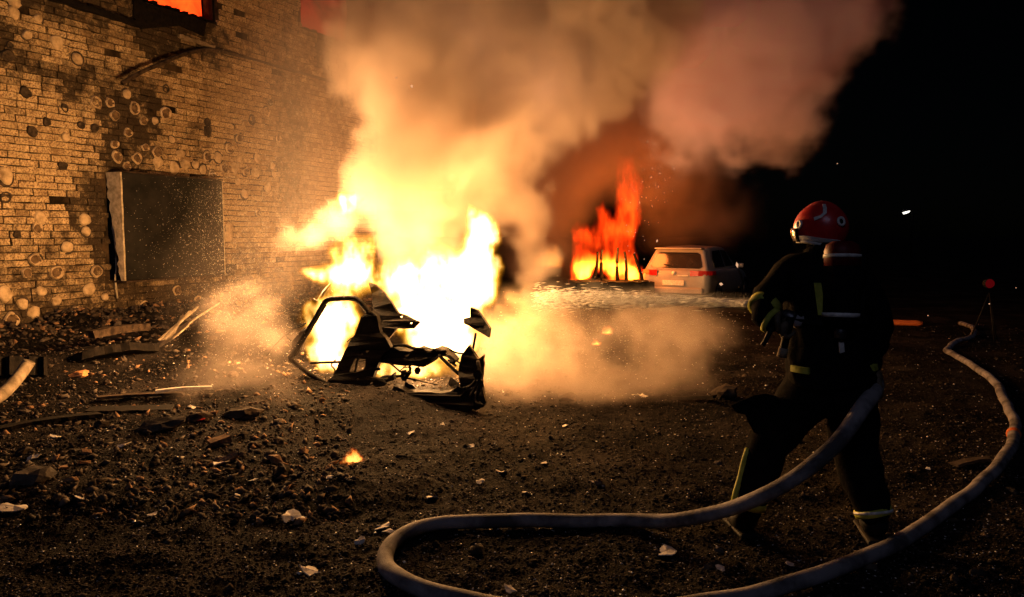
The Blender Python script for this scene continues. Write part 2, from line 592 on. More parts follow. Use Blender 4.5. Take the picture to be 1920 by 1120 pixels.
# inner faces doubled between neighbouring blocks are dropped
seen = {}
for f in list(bm.faces):
    k = tuple(round(v, 3) for v in f.calc_center_median())
    seen.setdefault(k, []).append(f)
dele = [f for fs in seen.values() if len(fs) > 1 for f in fs]
bmesh.ops.delete(bm, geom=dele, context='FACES')
obj('wall_core', bm_mesh('wall_core', bm), M['mortar'], house)
# side wall at the far corner, and the floor above the frame
bm = bmesh.new(); box_bm(bm, wl(S_END - .10, H_TOP / 2 - .2, -3.38), (.3, 5.98, H_TOP + .4))
obj('return_wall', bm_mesh('return_wall', bm), M['mortar'], house)

BL, BH, JT = .315, .11, .019
def brick_mesh(k, ln):
    bm = bmesh.new()
    box_bm(bm, (0, 0, 0), (ln - JT, .05, BH - JT))
    rnd = random.Random(k)
    for v in bm.verts:
        v.co += Vector((rnd.uniform(-.011, .011), rnd.uniform(-.008, .006), rnd.uniform(-.010, .010)))
    return bm_mesh('brick', bm)
variants = [brick_mesh(k, BL) for k in range(6)]
half = [brick_mesh(20 + k, BL / 2) for k in range(3)]
cells = []
rows = int(H_TOP / BH)
for r in range(-2, rows):
    s = S_BEG + (0 if r % 2 == 0 else BL / 2) + random.uniform(-.07, .07)
    h0 = r * BH
    while s < S_END - .02:
        ln = BL * random.choice((1, 1, 1, 1, .92, 1.08, .7))
        if s + ln > S_END: break
        if not inside_open(s + .02, s + ln - .02, h0 + .02, h0 + BH - .02):
            cells.append((s + ln / 2, h0 + BH / 2, ln))
        elif not inside_open(s + .01, s + ln / 2 - .02, h0 + .02, h0 + BH - .02):
            cells.append((s + ln / 4, h0 + BH / 2, ln / 2))
        elif not inside_open(s + ln / 2 + .02, s + ln - .01, h0 + .02, h0 + BH - .02):
            cells.append((s + .75 * ln, h0 + BH / 2, ln / 2))
        s += ln
def seen_size(c):
    q = wall_pt(c[0], c[1])
    d = q - Vector((0, 0, CAMH))
    px = CX + F * d.x / d.y
    vy = (d.z * math.cos(TH) + d.y * math.sin(TH)) / (d.y * math.cos(TH) - d.z * math.sin(TH))
    py = CY - F * vy
    if px < -14 or px > 720 or py < -10 or py > 650: return -1
    return c[2] / d.length ** 2
vis = sorted((c for c in cells if seen_size(c) > 0), key=seen_size, reverse=True)
single = set(vis[:300])
def brick_place(c):
    rnd = random.Random(hash((round(c[0], 3), round(c[1], 3))))
    out = -.006 + rnd.gauss(0, .007)
    if rnd.random() < .06: out -= .014
    m = Matrix.Translation(wl(c[0], c[1], out)) @ Matrix.Rotation(rnd.gauss(0, .012), 4, 'Y') @ Matrix.Rotation(rnd.gauss(0, .02), 4, 'Z')
    full_ = c[2] > BL * .65
    me = variants[rnd.randrange(6)] if full_ else half[rnd.randrange(3)]
    m = m @ Matrix.Diagonal((c[2] / (BL if full_ else BL / 2), 1, 1, 1))
    return m, me, rnd.random() > .012
for c in vis[:300]:
    m, me, keep = brick_place(c)
    o = obj('brick', me, M['brick'], house)
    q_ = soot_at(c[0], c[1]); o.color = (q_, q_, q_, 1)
    o.matrix_local = m
V, Fc, SV = [], [], []
for c in cells:
    if c in single: continue
    m, me, keep = brick_place(c)
    if not keep: continue
    b = len(V)
    V += [m @ v.co for v in me.vertices]
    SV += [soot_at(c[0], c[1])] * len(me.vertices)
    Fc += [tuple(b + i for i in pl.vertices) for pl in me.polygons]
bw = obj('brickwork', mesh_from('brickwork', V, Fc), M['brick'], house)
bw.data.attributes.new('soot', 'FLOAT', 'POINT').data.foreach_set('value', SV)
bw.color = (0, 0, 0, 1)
tag(bw, kind='stuff')

# mortar dabs that held the insulation
def dab_mesh(k, ring):
    rnd = random.Random(100 + k)
    seg = 22
    rad = [1 + .30 * noise.noise(Vector((1.3 * math.cos(6.283 * q / seg), 1.3 * math.sin(6.283 * q / seg), k * 5.7))) + .10 * noise.noise(Vector((4 * math.cos(6.283 * q / seg), 4 * math.sin(6.283 * q / seg), k * 3.1))) for q in range(seg)]
    prof = [(1.0, 0), (.93, .55), (.72, .9), (.35, .8), (.0, .75)] if not ring else [(1.0, 0), (.95, .8), (.80, 1.0), (.62, .25), (.0, .12)]
    V, Fc = [], []
    for r, z in prof[:-1]:
        for i in range(seg):
            an = 2 * math.pi * i / seg
            q = r * rad[i]
            V.append((q * math.cos(an), -.028 * z * (1 + rnd.uniform(-.2, .2)), q * math.sin(an)))
    V.append((0, -.028 * prof[-1][1], 0))
    for j in range(len(prof) - 2):
        for i in range(seg):
            a_, b_ = j * seg + i, j * seg + (i + 1) % seg
            Fc.append((a_, a_ + seg, b_ + seg, b_))
    j = (len(prof) - 2) * seg
    for i in range(seg): Fc.append((j + i, len(V) - 1, j + (i + 1) % seg))
    return mesh_from('adhesive_dab', V, Fc, True)
DF = [dab_mesh(k, False) for k in range(9)]
DR = [dab_mesh(k + 9, True) for k in range(9)]
M['dabhole'] = mat_noise('dab_hollow', (.07, .045, .026), (.20, .135, .08), 14, .9, 0, .6, 50)
for me in DF: me.materials.append(M['dab'])
for me in DR:
    me.materials.append(M['dab']); me.materials.append(M['dabhole'])
    for pl in me.polygons:
        if Vector((pl.center.x, 0, pl.center.z)).length < .74: pl.material_index = 1
halo = lathe_mesh('dark_halo', [(1.28, 0), (1.20, .35), (.9, .4)], 18, False, Matrix.Rotation(R(90), 4, 'X') @ Matrix.Diagonal((1, 1, .012, 1)))  # thin darker disc, a little wider than the dab it backs
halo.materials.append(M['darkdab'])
DK = [dab_mesh(k + 30, True) for k in range(3)]
for me in DK: me.materials.append(M['darkdab'])
full = [(23, 23), (27, 3), (70, 35), (49, 66), (104, 79), (143, 111), (236, 177), (289, 227), (121, 257), (321, 262), (337, 289), (325, 314), (346, 308), (365, 309), (407, 296), (379, 318), (449, 299), (477, 324), (7, 329), (457, 364), (445, 341), (512, 327), (509, 311),
        (74, 409), (158, 412), (160, 434), (124, 464), (77, 546), (9, 552), (40, 569), (104, 564), (62, 586), (166, 543), (195, 557), (343, 573), (428, 427), (428, 443), (295, 303), (481, 296), (500, 352), (440, 316)]
ring = [(178, 192), (204, 193), (213, 217), (250, 203), (267, 227), (238, 249), (213, 270), (218, 295), (270, 277), (255, 297), (236, 312), (293, 286), (309, 213), (428, 279), (448, 260), (387, 294), (420, 316), (459, 323), (64, 487), (68, 429), (48, 512), (104, 511), (179, 509), (270, 575), (297, 577), (396, 327), (140, 585), (20, 600), (215, 590), (330, 545), (370, 565), (483, 400), (520, 370), (520, 260), (498, 210)]
dark = [(119, 203), (115, 312), (16, 86), (12, 105), (86, 229), (309, 167), (387, 230), (387, 246), (505, 193), (58, 247), (45, 174), (150, 235), (8, 370), (30, 440), (175, 240), (470, 225)]
for k, (lst, ms) in enumerate(((full, DF), (ring, DR), (dark, DK))):
    for i, (px, py) in enumerate(lst):
        s, h = wall_sh(px, py)
        if inside_open(s - .05, s + .05, h - .05, h + .05): continue
        o = obj('adhesive_dab', ms[i % len(ms)], None, house)
        sc_ = random.uniform(.064, .112) * (.85 if k == 2 else 1)
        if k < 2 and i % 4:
            hl = obj('dark_halo', halo, None, o)
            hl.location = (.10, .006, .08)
        o.matrix_local = Matrix.Translation(wl(s, h, .022)) @ Matrix.Rotation(random.uniform(0, 6.2), 4, 'Y') @ Matrix.Diagonal((sc_, 1, sc_ * random.uniform(.95, 1.2), 1))

# lower window: a frame box standing proud of the brick where the insulation was
a = NT('sooty_window_board')
p = a.pos()
a.l(a.ramp(a.noise(3, 5, .6, p), [(.3, (.008, .008, .007)), (.7, (.026, .024, .021))]), a.b.inputs['Base Color'])
a.b.inputs['Roughness'].default_value = .7
a.b.inputs['Specular IOR Level'].default_value = .1
a.bump(a.noise(30, 3, .6, p), .15, .01)
M['pane'] = a.m
win = obj('window', None, None, house)
win.empty_display_size = .1
win.location = wl(wl0, wb0)
def wloc(s, h, out=0.0):
    return wl(s, h, out) - wl(wl0, wb0)
ww, wh = wl1 - wl0, wt0 - wb0
bm = bmesh.new(); box_bm(bm, wloc(wl0 + ww / 2, wb0 + wh / 2, .325), (ww - .03, .03, wh - .02))
obj('pane', bm_mesh('pane', bm), M['pane'], win)
def strip(name, outline, t, mat):
    """outline on (depth out, height), extruded along the wall"""
    bm = bmesh.new()
    n = len(outline)
    A = [bm.verts.new(wloc(wl0 + s, wb0 + h, o)) for s, o, h in outline]
    B = [bm.verts.new(wloc(wl0 + s + t, wb0 + h, o)) for s, o, h in outline]
    bm.faces.new(A); bm.faces.new(B[::-1])
    for i in range(n): bm.faces.new((A[i], B[i], B[(i + 1) % n], A[(i + 1) % n]))
    return obj(name, bm_mesh(name, bm), mat, win)
rnd = random.Random(4)
N = 26
front = [(0, .355 + rnd.uniform(-.006, .006), wh * i / N) for i in range(N + 1)]
back = [(0, max(-.01, .0 + .25 * (1 - (i / N)) ** 1.2 + rnd.uniform(-.03, .04)), wh * i / N) for i in range(N + 1)]
strip('jamb', front + back[::-1], .03, M['plaster'])
bm = bmesh.new(); box_bm(bm, wloc(wl0 + ww / 2 + .03, wb0 + wh + .012, .17), (ww - .02, .34, .02)); obj('head_trim', bm_mesh('head_trim', bm), M['wood'], win)
bm = bmesh.new(); box_bm(bm, wloc(wl1 - .006, wb0 + wh / 2, .17), (.02, .33, wh - .03)); obj('jamb', bm_mesh('jamb_far', bm), M['plaster'], win)
bm = bmesh.new(); box_bm(bm, wloc(wl0 + ww / 2 + .04, wb0 - .02, .18), (ww + .02, .36, .03)); obj('sill', bm_mesh('sill', bm), M['wood'], win)
# torn strip of plaster edging hanging under the window corner
s1, h1 = wall_sh(206, 335); s2, h2 = wall_sh(208, 560)
obj('edge_strip', tube_mesh('edge_strip', [wl(s1 + .02 * math.sin(i), h1 + (h2 - h1) * i / 12, .05 + .012 * math.sin(i * 2.3)) - wl(wl0, wb0) for i in range(13)], .02, 6, wob=.5), M['plaster'], win)

# upper windows: burning rooms behind
def burning_window(o, name, flame):
    w = obj(name, None, None, house)
    w.location = wl(o[0], o[2])
    def q(s, h, out): return wl(s, h, out) - wl(o[0], o[2])
    rw, rh = o[1] - o[0], o[3] - o[2]
    bm = bmesh.new()
    for k in range(18):
        x = o[0] + rw * (k + .5) / 18
        hgt = .03 + .03 * abs(math.sin(k * 1.7)) + random.uniform(0, .04)
        box_bm(bm, q(x, o[2] + hgt / 2, -.10), (rw / 18 * 1.02, .16, hgt), Matrix.Rotation(random.uniform(-.1, .1), 3, 'Y'))
    tag(obj('burnt_sill', bm_mesh('burnt_sill', bm), M['char'], w), kind='stuff')
    bm = bmesh.new()
    box_bm(bm, q(o[1] - .03, o[2] + rh / 2, -.12), (.05, .1, rh - .03))
    obj('window_frame', bm_mesh('window_frame', bm), M['char'], w)
    bm = bmesh.new()
    bmesh.ops.create_grid(bm, x_segments=24, y_segments=30, size=.5)
    for v in bm.verts:
        x, y = v.co.x, v.co.y
        v.co = q(o[0] + rw / 2 + x * (rw + .5), o[2] + rh / 2 + y * (rh + .6), -.75 + .25 * noise.noise(Vector((x * 5, y * 3, o[0]))))
    obj('room_flames', bm_mesh('room_flames', bm, True), flame, w)
    return w
M['roomfire'] = emission_mat('room_flames', (1.0, .03, .004), 2.2, 2.2, (1.0, .085, .008))
M['roomglow'] = emission_mat('room_embers', (.07, .003, .003), .8, 1.4, (.30, .008, .006))
burning_window(OPEN[1], 'window', M['roomfire'])
burning_window(OPEN[2], 'window', M['roomglow'])
# charred patch of board under the burning window
s0, h0 = wall_sh(247, 5); s1, h1 = wall_sh(383, 70)
bm = bmesh.new()
pts = [(s0, h0 + .1), (s0 - .02, h0 - .25), (s0 + .15, h0 - .42), (s0 + .5, h1 + .25), (s0 + .9, h1 + .08), (s1 - .05, h1), (s1, h1 + .25), (s1 + .05, uh1 - .06), (s1 - .3, uh1 - .04), (us0 + .1, uh1 - .07)]
A = [bm.verts.new(wl(s, h, .05 + random.uniform(0, .02))) for s, h in pts]; B = [bm.verts.new(wl(s, h, .004)) for s, h in pts]
bm.faces.new(A); n = len(A)
for i in range(n): bm.faces.new((A[i], A[(i + 1) % n], B[(i + 1) % n], B[i]))
bmesh.ops.triangulate(bm, faces=[f for f in bm.faces if len(f.verts) > 4])
obj('charred_board', bm_mesh('charred_board', bm), M['char'], house)
# storey ledge
def ledge(x0, y0, x1, y1, hh, out, mat, name):
    s0, h0 = wall_sh(x0, y0); s1, h1 = wall_sh(x1, y1)
    bm = bmesh.new()
    n = 14
    ring0 = None
    for i in range(n + 1):
        t = i / n
        s, h = s0 + (s1 - s0) * t, h0 + (h1 - h0) * t
        j = [random.uniform(-.012, .012) for _ in range(4)]
        rg = [bm.verts.new(wl(s, h - hh / 2 + j[0], .012)), bm.verts.new(wl(s, h - hh / 2 + j[1], out)), bm.verts.new(wl(s, h + hh / 2 + j[2], out + j[3])), bm.verts.new(wl(s, h + hh / 2 + j[3], .012))]
        if ring0:
            for k in range(4): bm.faces.new((ring0[k], ring0[(k + 1) % 4], rg[(k + 1) % 4], rg[k]))
        else: bm.faces.new(rg)
        ring0 = rg
    bm.faces.new(ring0)
    return obj(name, bm_mesh(name, bm), mat, house)
ledge(60, -13, 262, 49, .09, .10, M['char'], 'ledge')
ledge(332, 68, 398, 90, .06, .08, M['palewood'], 'ledge')
ledge(402, 92, 700, 176, .045, .06, M['concrete'], 'ledge')

# torn cable conduit that has come off the wall
c0 = []
for px, py, out in [(229, 156, .35), (262, 137, .34), (300, 120, .30), (330, 107, .24), (358, 98, .18), (385, 94, .12), (410, 95, .09), (445, 103, .08)]:
    s, h = wall_sh(px, py)
    q = wall_pt(s, h)
    d = q - Vector((0, 0, CAMH))
    c0.append(q - d * (out / d.length))
cab = obj('torn_conduit', tube_mesh('torn_conduit', spline(c0, 5), .038, 8, wob=.25), M['wood'])
tag(cab, 'sooty torn conduit drooping off the brick wall below the burning window', 'conduit')

# ------------------------------------------------------------------ white car in the back
def car(name, rear_px, rear_py, Y, heading, paint, scale=1.0):
    """hatchback: local x to the right, local y forward, origin on the ground under the middle of the rear end"""
    c = P(rear_px, rear_py, Y)
    root = empty(name, (c.x, Y, gz(c.x, Y) + .01), -heading)
    root.scale = (scale,) * 3
    # stations: y, z_low, z_belt, half width low, half width belt
    st = [(0.0, .48, .80, .66, .70), (.03, .34, .90, .80, .80), (.12, .30, .96, .87, .87), (.55, .25, .97, .90, .89), (1.6, .22, .95, .91, .90), (2.7, .22, .93, .91, .89), (3.2, .25, .90, .90, .87), (3.8, .28, .80, .87, .80), (4.15, .32, .68, .78, .68), (4.28, .42, .58, .60, .54)]
    V, Fc = [], []
    def sec(y, zl, zb, wl_, wb):
        zm = zl + (zb - zl) * .55
        ww_ = max(wl_, wb) + .015
        right = [(wl_ * .9, zl), (wl_, zl + .06), (ww_, zm), (wb, zb - .05), (wb * .93, zb)]
        return [Vector((x, y, z)) for x, z in right] + [Vector((0, y, zb + .015))] + [Vector((-x, y, z)) for x, z in right[::-1]]
    for s in st: V += sec(*s)
    k = 11
    for i in range(len(st) - 1):
        for j in range(k):
            a_, b_ = i * k + j, i * k + (j + 1) % k
            Fc.append((a_, b_, b_ + k, a_ + k))
    Fc.append(tuple(range(k))[::-1]); Fc.append(tuple((len(st) - 1) * k + j for j in range(k)))
    body = obj('body', mesh_from('body', V, Fc, True), paint, root)
    md = body.modifiers.new('round', 'SUBSURF'); md.levels = 1; md.render_levels = 2
    # cabin: lower ring at the belt, upper ring at the roof
    lowr = [(-.80, .13), (-.83, .45), (-.84, 1.6), (-.82, 2.5), (-.70, 3.15), (.70, 3.15), (.82, 2.5), (.84, 1.6), (.83, .45), (.80, .13)]
    upr = [(-.62, .42), (-.65, .75), (-.66, 1.5), (-.64, 2.05), (-.57, 2.35), (.57, 2.35), (.64, 2.05), (.66, 1.5), (.65, .75), (.62, .42)]
    zt = [1.42, 1.47, 1.49, 1.46, 1.40, 1.40, 1.46, 1.49, 1.47, 1.42]
    V = [Vector((x, y, .93)) for x, y in lowr] + [Vector((x, y, z)) for (x, y), z in zip(upr, zt)] + [Vector((0, .5, 1.49)), Vector((0, 1.4, 1.53)), Vector((0, 2.2, 1.46))]
    n = 10
    Fc = [(i, (i + 1) % n, n + (i + 1) % n, n + i) for i in range(n)]
    c1, c2, c3 = 20, 21, 22
    up = list(range(n, 2 * n))
    Fc += [(up[0], up[1], c1), (up[1], up[2], c2, c1), (up[2], up[3], c3, c2), (up[3], up[4], c3), (up[4], up[5], c3), (up[5], up[6], c3), (up[6], up[7], c2, c3), (up[7], up[8], c1, c2), (up[8], up[9], c1), (up[9], up[0], c1)]
    cab_ = obj('cabin', mesh_from('cabin', V, Fc, False), paint, root)
    bv = cab_.modifiers.new('edge', 'BEVEL'); bv.width = .05; bv.segments = 3; bv.limit_method = 'ANGLE'; bv.angle_limit = R(25)
    def panel(name, pts, nrm, mat, t=.012, lift=.012, parent=root):
        nrm = Vector(nrm).normalized()
        bm = bmesh.new()
        A = [bm.verts.new(Vector(p) + nrm * lift) for p in pts]; B = [bm.verts.new(Vector(p) + nrm * (lift - t - .02)) for p in pts]
        bm.faces.new(A); bm.faces.new(B[::-1]); m = len(A)
        for i in range(m): bm.faces.new((A[i], B[i], B[(i + 1) % m], A[(i + 1) % m]))
        return obj(name, bm_mesh(name, bm), mat, parent)
    def on(qa, qb, qc, qd, u, v):      # bilinear on a quad
        a_ = Vector(qa).lerp(Vector(qb), u); b_ = Vector(qd).lerp(Vector(qc), u)
        return a_.lerp(b_, v)
    # rear window with rounded corners
    q = ((-.80, .13, .93), (.80, .13, .93), (.62, .42, 1.42), (-.62, .42, 1.42))
    uv = [(.07, .16), (.12, .08), (.88, .08), (.93, .16), (.92, .78), (.86, .86), (.14, .86), (.08, .78)]
    rw = panel('rear_window', [on(*q, u, v) for u, v in uv], (0, -.86, .5), M['carglass'])
    panel('wiper', [on(*q, u, v) for u, v in [(.50, .10), (.53, .10), (.30, .26), (.29, .24)]], (0, -.86, .5), M['black'], .01, .03, rw)
    # rear spoiler over the glass
    bm = bmesh.new(); box_bm(bm, (0, .40, 1.455), (1.2, .26, .035)); sp_ = obj('spoiler', bm_mesh('spoiler', bm), paint, root)
    bv = sp_.modifiers.new('edge', 'BEVEL'); bv.width = .015; bv.segments = 2
    for s in (-1, 1):
        qs = [((s * .83, .45, .93), (s * .84, 1.6, .93), (s * .66, 1.5, 1.49), (s * .65, .75, 1.47)), ((s * .84, 1.6, .93), (s * .82, 2.5, .93), (s * .64, 2.05, 1.46), (s * .66, 1.5, 1.49))]
        for qq, uv in zip(qs, ([(.18, .10), (.94, .10), (.94, .84), (.20, .84), (.10, .45)], [(.05, .10), (.95, .10), (.90, .84), (.06, .84)])):
            panel('side_window', [on(*qq, u, v) for u, v in uv], (s, 0, .33), M['carglass'])
        # wrap-round tail lamp
        bm = bmesh.new()
        pr = [(.42, -.012), (.62, .0), (.80, .06), (.90, .22), (.925, .42)]
        top = [bm.verts.new((s * x, y - .012, .93 - .004 * i)) for i, (x, y) in enumerate(pr)]
        bot = [bm.verts.new((s * x * 1.01, y - .012, .79 + .008 * i)) for i, (x, y) in enumerate(pr)]
        it = [bm.verts.new((s * (x - .05), y + .05, .91)) for x, y in pr]; ib = [bm.verts.new((s * (x - .05), y + .05, .81)) for x, y in pr]
        for i in range(4):
            bm.faces.new((top[i], top[i + 1], bot[i + 1], bot[i])); bm.faces.new((top[i], it[i], it[i + 1], top[i + 1])); bm.faces.new((bot[i], bot[i + 1], ib[i + 1], ib[i]))
        tl = obj('tail_lamp', bm_mesh('tail_lamp', bm), M['tail'], root)
        for y in (.78, 3.45):
            mm = Matrix.Translation((s * .80, y, .32)) @ Matrix.Rotation(R(90), 4, 'Y')
            ty = obj('wheel', lathe_mesh('wheel', [(.17, -.10), (.30, -.11), (.325, -.06), (.325, .06), (.30, .11), (.17, .10)], 24, True, mm), M['black'], root)
            obj('rim', lathe_mesh('rim', [(.04, -.115), (.18, -.112), (.19, -.06), (.19, .06), (.18, .112), (.04, .115)], 16, False, mm), M['steel'], ty)
        bm = bmesh.new(); box_bm(bm, (s * .98, 2.55, .98), (.16, .10, .12)); mr = obj('mirror', bm_mesh('mirror', bm), paint, root)
        bv = mr.modifiers.new('edge', 'BEVEL'); bv.width = .03; bv.segments = 2
    bm = bmesh.new(); box_bm(bm, (0, -.022, .62), (.54, .03, .12)); obj('number_plate', bm_mesh('number_plate', bm), M['reflect'], root)
    bm = bmesh.new(); box_bm(bm, (0, -.02, .43), (1.5, .10, .16)); bp = obj('bumper', bm_mesh('bumper', bm), paint, root)
    bv = bp.modifiers.new('edge', 'BEVEL'); bv.width = .04; bv.segments = 3
    obj('badge', lathe_mesh('badge', [(.035, 0), (.05, .01), (.05, .03)], 16, True, Matrix.Translation((0, .02, .86)) @ Matrix.Rotation(R(90), 4, 'X')), M['reflect'], root)
    bm = bmesh.new(); box_bm(bm, (.24, -.016, .80), (.26, .02, .025)); obj('lettering_strip', bm_mesh('lettering_strip', bm), M['reflect'], root)
    return root
wc = car('white_car', 1262, 560, 18.3, R(31), M['carpaint'], 1.0)
tag(wc, 'white hatchback parked in the back right of the red flames', 'car')

# ------------------------------------------------------------------ charred vehicle shell in the far fire
YS = 18.5
root = empty('charred_vehicle', (P(1142, 560, YS).x, YS, gz(P(1142, 560, YS).x, YS)), R(4))
tag(root, 'charred vehicle shell with bare black window pillars inside the far fire', 'car')
zb = P(1140, 525, YS).z - root.location.z
bm = bmesh.new()
for i in range(12):
    x0, x1 = -.95 + i * .158, -.95 + (i + 1) * .158
    box_bm(bm, ((x0 + x1) / 2, random.uniform(-.02, .02), zb / 2 + .06), (.162, 1.5, zb - .14 + random.uniform(-.03, .03)))
lb = obj('lower_body', bm_mesh('lower_body', bm), M['char'], root)
for i, (bx, tx, th) in enumerate([(-.42, -.30, .75), (-.24, -.20, .80), (.20, .16, .85), (.42, .34, .75), (.80, .60, .70)]):
    pts = [Vector((bx + (tx - bx) * t + .02 * math.sin(4 * t + i * 1.7), -.12, zb - .05 + th * t)) for t in [j / 7 for j in range(8)]]
    obj('pillar', tube_mesh('pillar', pts, [.05 - .02 * j / 7 for j in range(8)], 7, wob=.4), M['char'], root)
for s in (-1, 1):
    mm = Matrix.Translation((s * .72, -.62, .27)) @ Matrix.Rotation(R(90), 4, 'Y')
    obj('wheel', lathe_mesh('wheel', [(.06, -.10), (.25, -.11), (.27, -.05), (.27, .05), (.25, .11), (.06, .10)], 18, True, mm), M['char'], root)

# ------------------------------------------------------------------ things in the dark on the right
pa, pb = on_ground(1662, 609), on_ground(1729, 612)
o = obj('orange_pipe', tube_mesh('orange_pipe', [pa.lerp(pb, t / 6) + Vector((0, 0, .05)) for t in range(7)], [.055] * 5 + [.06, .045], 12), M['orange'])
tag(o, 'short orange pipe lying on the dark ground behind the firefighter', 'pipe')

M['lampglow'] = emission_mat('lamp_lens', (1, .95, .82), 3.0)
M['redglow'] = emission_mat('red_lens', (.07, .001, .002), 1.0)
c = P(1700, 397, 60)
sl = empty('street_lamp', (c.x, 60, -.2))
tag(sl, 'small white street lamp far off in the dark above the yard', 'street lamp')
obj('pole', tube_mesh('pole', [Vector((.5, 0, 0)), Vector((.5, 0, c.z - .1)), Vector((.42, 0, c.z + .28)), Vector((.1, 0, c.z + .36))], [.09, .06, .05, .045], 10), M['black'], sl)
bm = bmesh.new(); box_bm(bm, (-.05, 0, c.z + .33), (.75, .3, .10)); hd = obj('lamp_head', bm_mesh('lamp_head', bm), M['steel'], sl)
V = [(-.26, -.12, .12), (.22, -.12, .24), (.22, .12, .24), (-.26, .12, .12), (-.22, -.09, -.02), (.14, -.09, .10), (.14, .09, .10), (-.22, .09, -.02)]
obj('lens', mesh_from('lens', [Vector(v) + Vector((0, 0, c.z + .02)) for v in V], [(0, 1, 2, 3), (7, 6, 5, 4), (0, 4, 5, 1), (1, 5, 6, 2), (2, 6, 7, 3), (3, 7, 4, 0)]), M['lampglow'], hd)

c = P(1856, 532, 11.6)
wz_ = gz(c.x, 11.6)
wlp = empty('warning_lamp', (c.x, 11.6, wz_))
tag(wlp, 'small red lamp glowing low in the dark near the hose end', 'lamp')
hz = c.z - wz_
for k in range(3):
    an = 2 * math.pi * k / 3 + .4
    obj('leg', tube_mesh('leg', [Vector((0, 0, hz - .14)), Vector((.22 * math.cos(an), .22 * math.sin(an), .01))], .012, 6), M['black'], wlp)
mm = Matrix.Translation((0, .02, hz)) @ Matrix.Rotation(R(90), 4, 'X')
obj('housing', lathe_mesh('housing', [(.02, -.08), (.07, -.06), (.08, 0), (.072, .02)], 20, True, mm), M['black'], wlp)
obj('red_lens', lathe_mesh('red_lens', [(.07, .02), (.06, .045), (.03, .06), (.01, .065)], 20, True, mm), M['redglow'], wlp)

# ------------------------------------------------------------------ the burning wreck
def Z8(pts):                               # coordinates measured on an enlarged view of the photograph
    return [(520 + x / 4.148, 520 + y / 4.148) for x, y in pts]

def wy(px, py, off=0.0):
    return 7.86 - (px - 615) / 285 * 1.16 + (735 - py) * .0022 + off

wreck = empty('car_wreck', G(760, 735))
tag(wreck, 'torn blackened car wreck with a bare door frame standing against the flames', 'wreck')
WL = Vector(wreck.location)

def slab(name, outline, holes=(), off=0.0, thick=.05, mat=None, crump=.02, parent=wreck, depth=wy):
    """sheet-metal piece: closed outline with holes, given a real thickness and crumpled"""
    loops = [outline] + list(holes)
    def dense(lp):
        out = []
        for i in range(len(lp)):
            a_, b_ = lp[i], lp[(i + 1) % len(lp)]
            n = max(1, int(math.hypot(b_[0] - a_[0], b_[1] - a_[1]) / 9))
            for k in range(n):
                t = k / n
                j = .9 if k else 0
                out.append((a_[0] + (b_[0] - a_[0]) * t + random.uniform(-j, j), a_[1] + (b_[1] - a_[1]) * t + random.uniform(-j, j)))
        return out
    loops = [dense(l) for l in loops]
    flat = [p for l in loops for p in l]
    tris = tessellate_polygon([[Vector((x, -y, 0)) for x, y in l] for l in loops])
    V = []
    for x, y in flat:
        jit = crump * (noise.noise(Vector((x * .035, y * .035, off * 9))) + .5 * noise.noise(Vector((x * .11, y * .11, 3))))
        V.append(P(x, y, depth(x, y, off + jit)) - WL)
    n = len(V)
    for x, y in flat:
        jit = crump * 1.4 * noise.noise(Vector((x * .05, y * .05, 7)))
        b = P(x, y, depth(x, y, off + jit)) - WL
        V.append(b + Vector((.25 * thick, thick, 0)))
    Fc = [tuple(t) for t in tris] + [tuple(n + i for i in t[::-1]) for t in tris]
    k = 0
    for l in loops:
        m = len(l)
        for i in range(m):
            a_, b_ = k + i, k + (i + 1) % m
            Fc.append((a_, b_, b_ + n, a_ + n))
        k += m
    me = mesh_from(name, V, Fc)
    bm = bmesh.new(); bm.from_mesh(me); bmesh.ops.recalc_face_normals(bm, faces=bm.faces); bm.to_mesh(me); bm.free()
    return obj(name, me, mat or M['char'], parent)

def bar(name, pix, rad, off=0.0, mat=None, seg=7, per=4, wob=.2, parent=wreck):
    pts = [P(x, y, wy(x, y, off)) - WL for x, y in pix]
    pts = spline(pts, per)
    return obj(name, tube_mesh(name, pts, rad, seg, wob=wob), mat or M['char'], parent)

# door frame of bent channel
bar('door_frame', [(543, 673), (560, 647), (588, 603), (604, 575), (614, 563), (634, 560), (662, 560), (676, 567), (692, 586)], .030, 0, per=6)
bar('door_sill', [(544, 672), (562, 688), (588, 706), (618, 722)], .028, .01)
bar('inner_bar', [(583, 681), (610, 680), (638, 679)], .014, .05, M['sheet'])
bar('seal_strip', [(552, 668), (568, 642), (594, 600), (611, 572)], .012, -.03, M['sheet'], wob=.6)
# wide side panel with an oval opening
slab('side_panel', Z8([(700, 275), (730, 262), (770, 300), (800, 430), (840, 470), (880, 545), (825, 600), (800, 640), (760, 735), (735, 800), (720, 835), (690, 852), (560, 857), (430, 850), (370, 838), (395, 800), (440, 765), (490, 650), (560, 500), (600, 450), (650, 310)]),
     [Z8([(562, 735), (575, 690), (605, 632), (650, 612), (688, 640), (684, 690), (650, 748), (600, 745)]), Z8([(640, 600), (655, 592), (668, 597), (650, 613)][::-1]), Z8([(690, 570), (712, 575), (700, 592), (686, 588)]), Z8([(612, 795), (630, 785), (625, 805)])], .02, .07, M['char'], .05)
bar('opening_rib', [Z8([(640, 610)])[0], Z8([(622, 660)])[0], Z8([(605, 740)])[0]], .014, .03)
slab('bracket', Z8([(690, 775), (780, 790), (850, 795), (905, 745), (908, 800), (850, 818), (760, 822), (690, 805)]), (), -.04, .06, M['char'], .03)
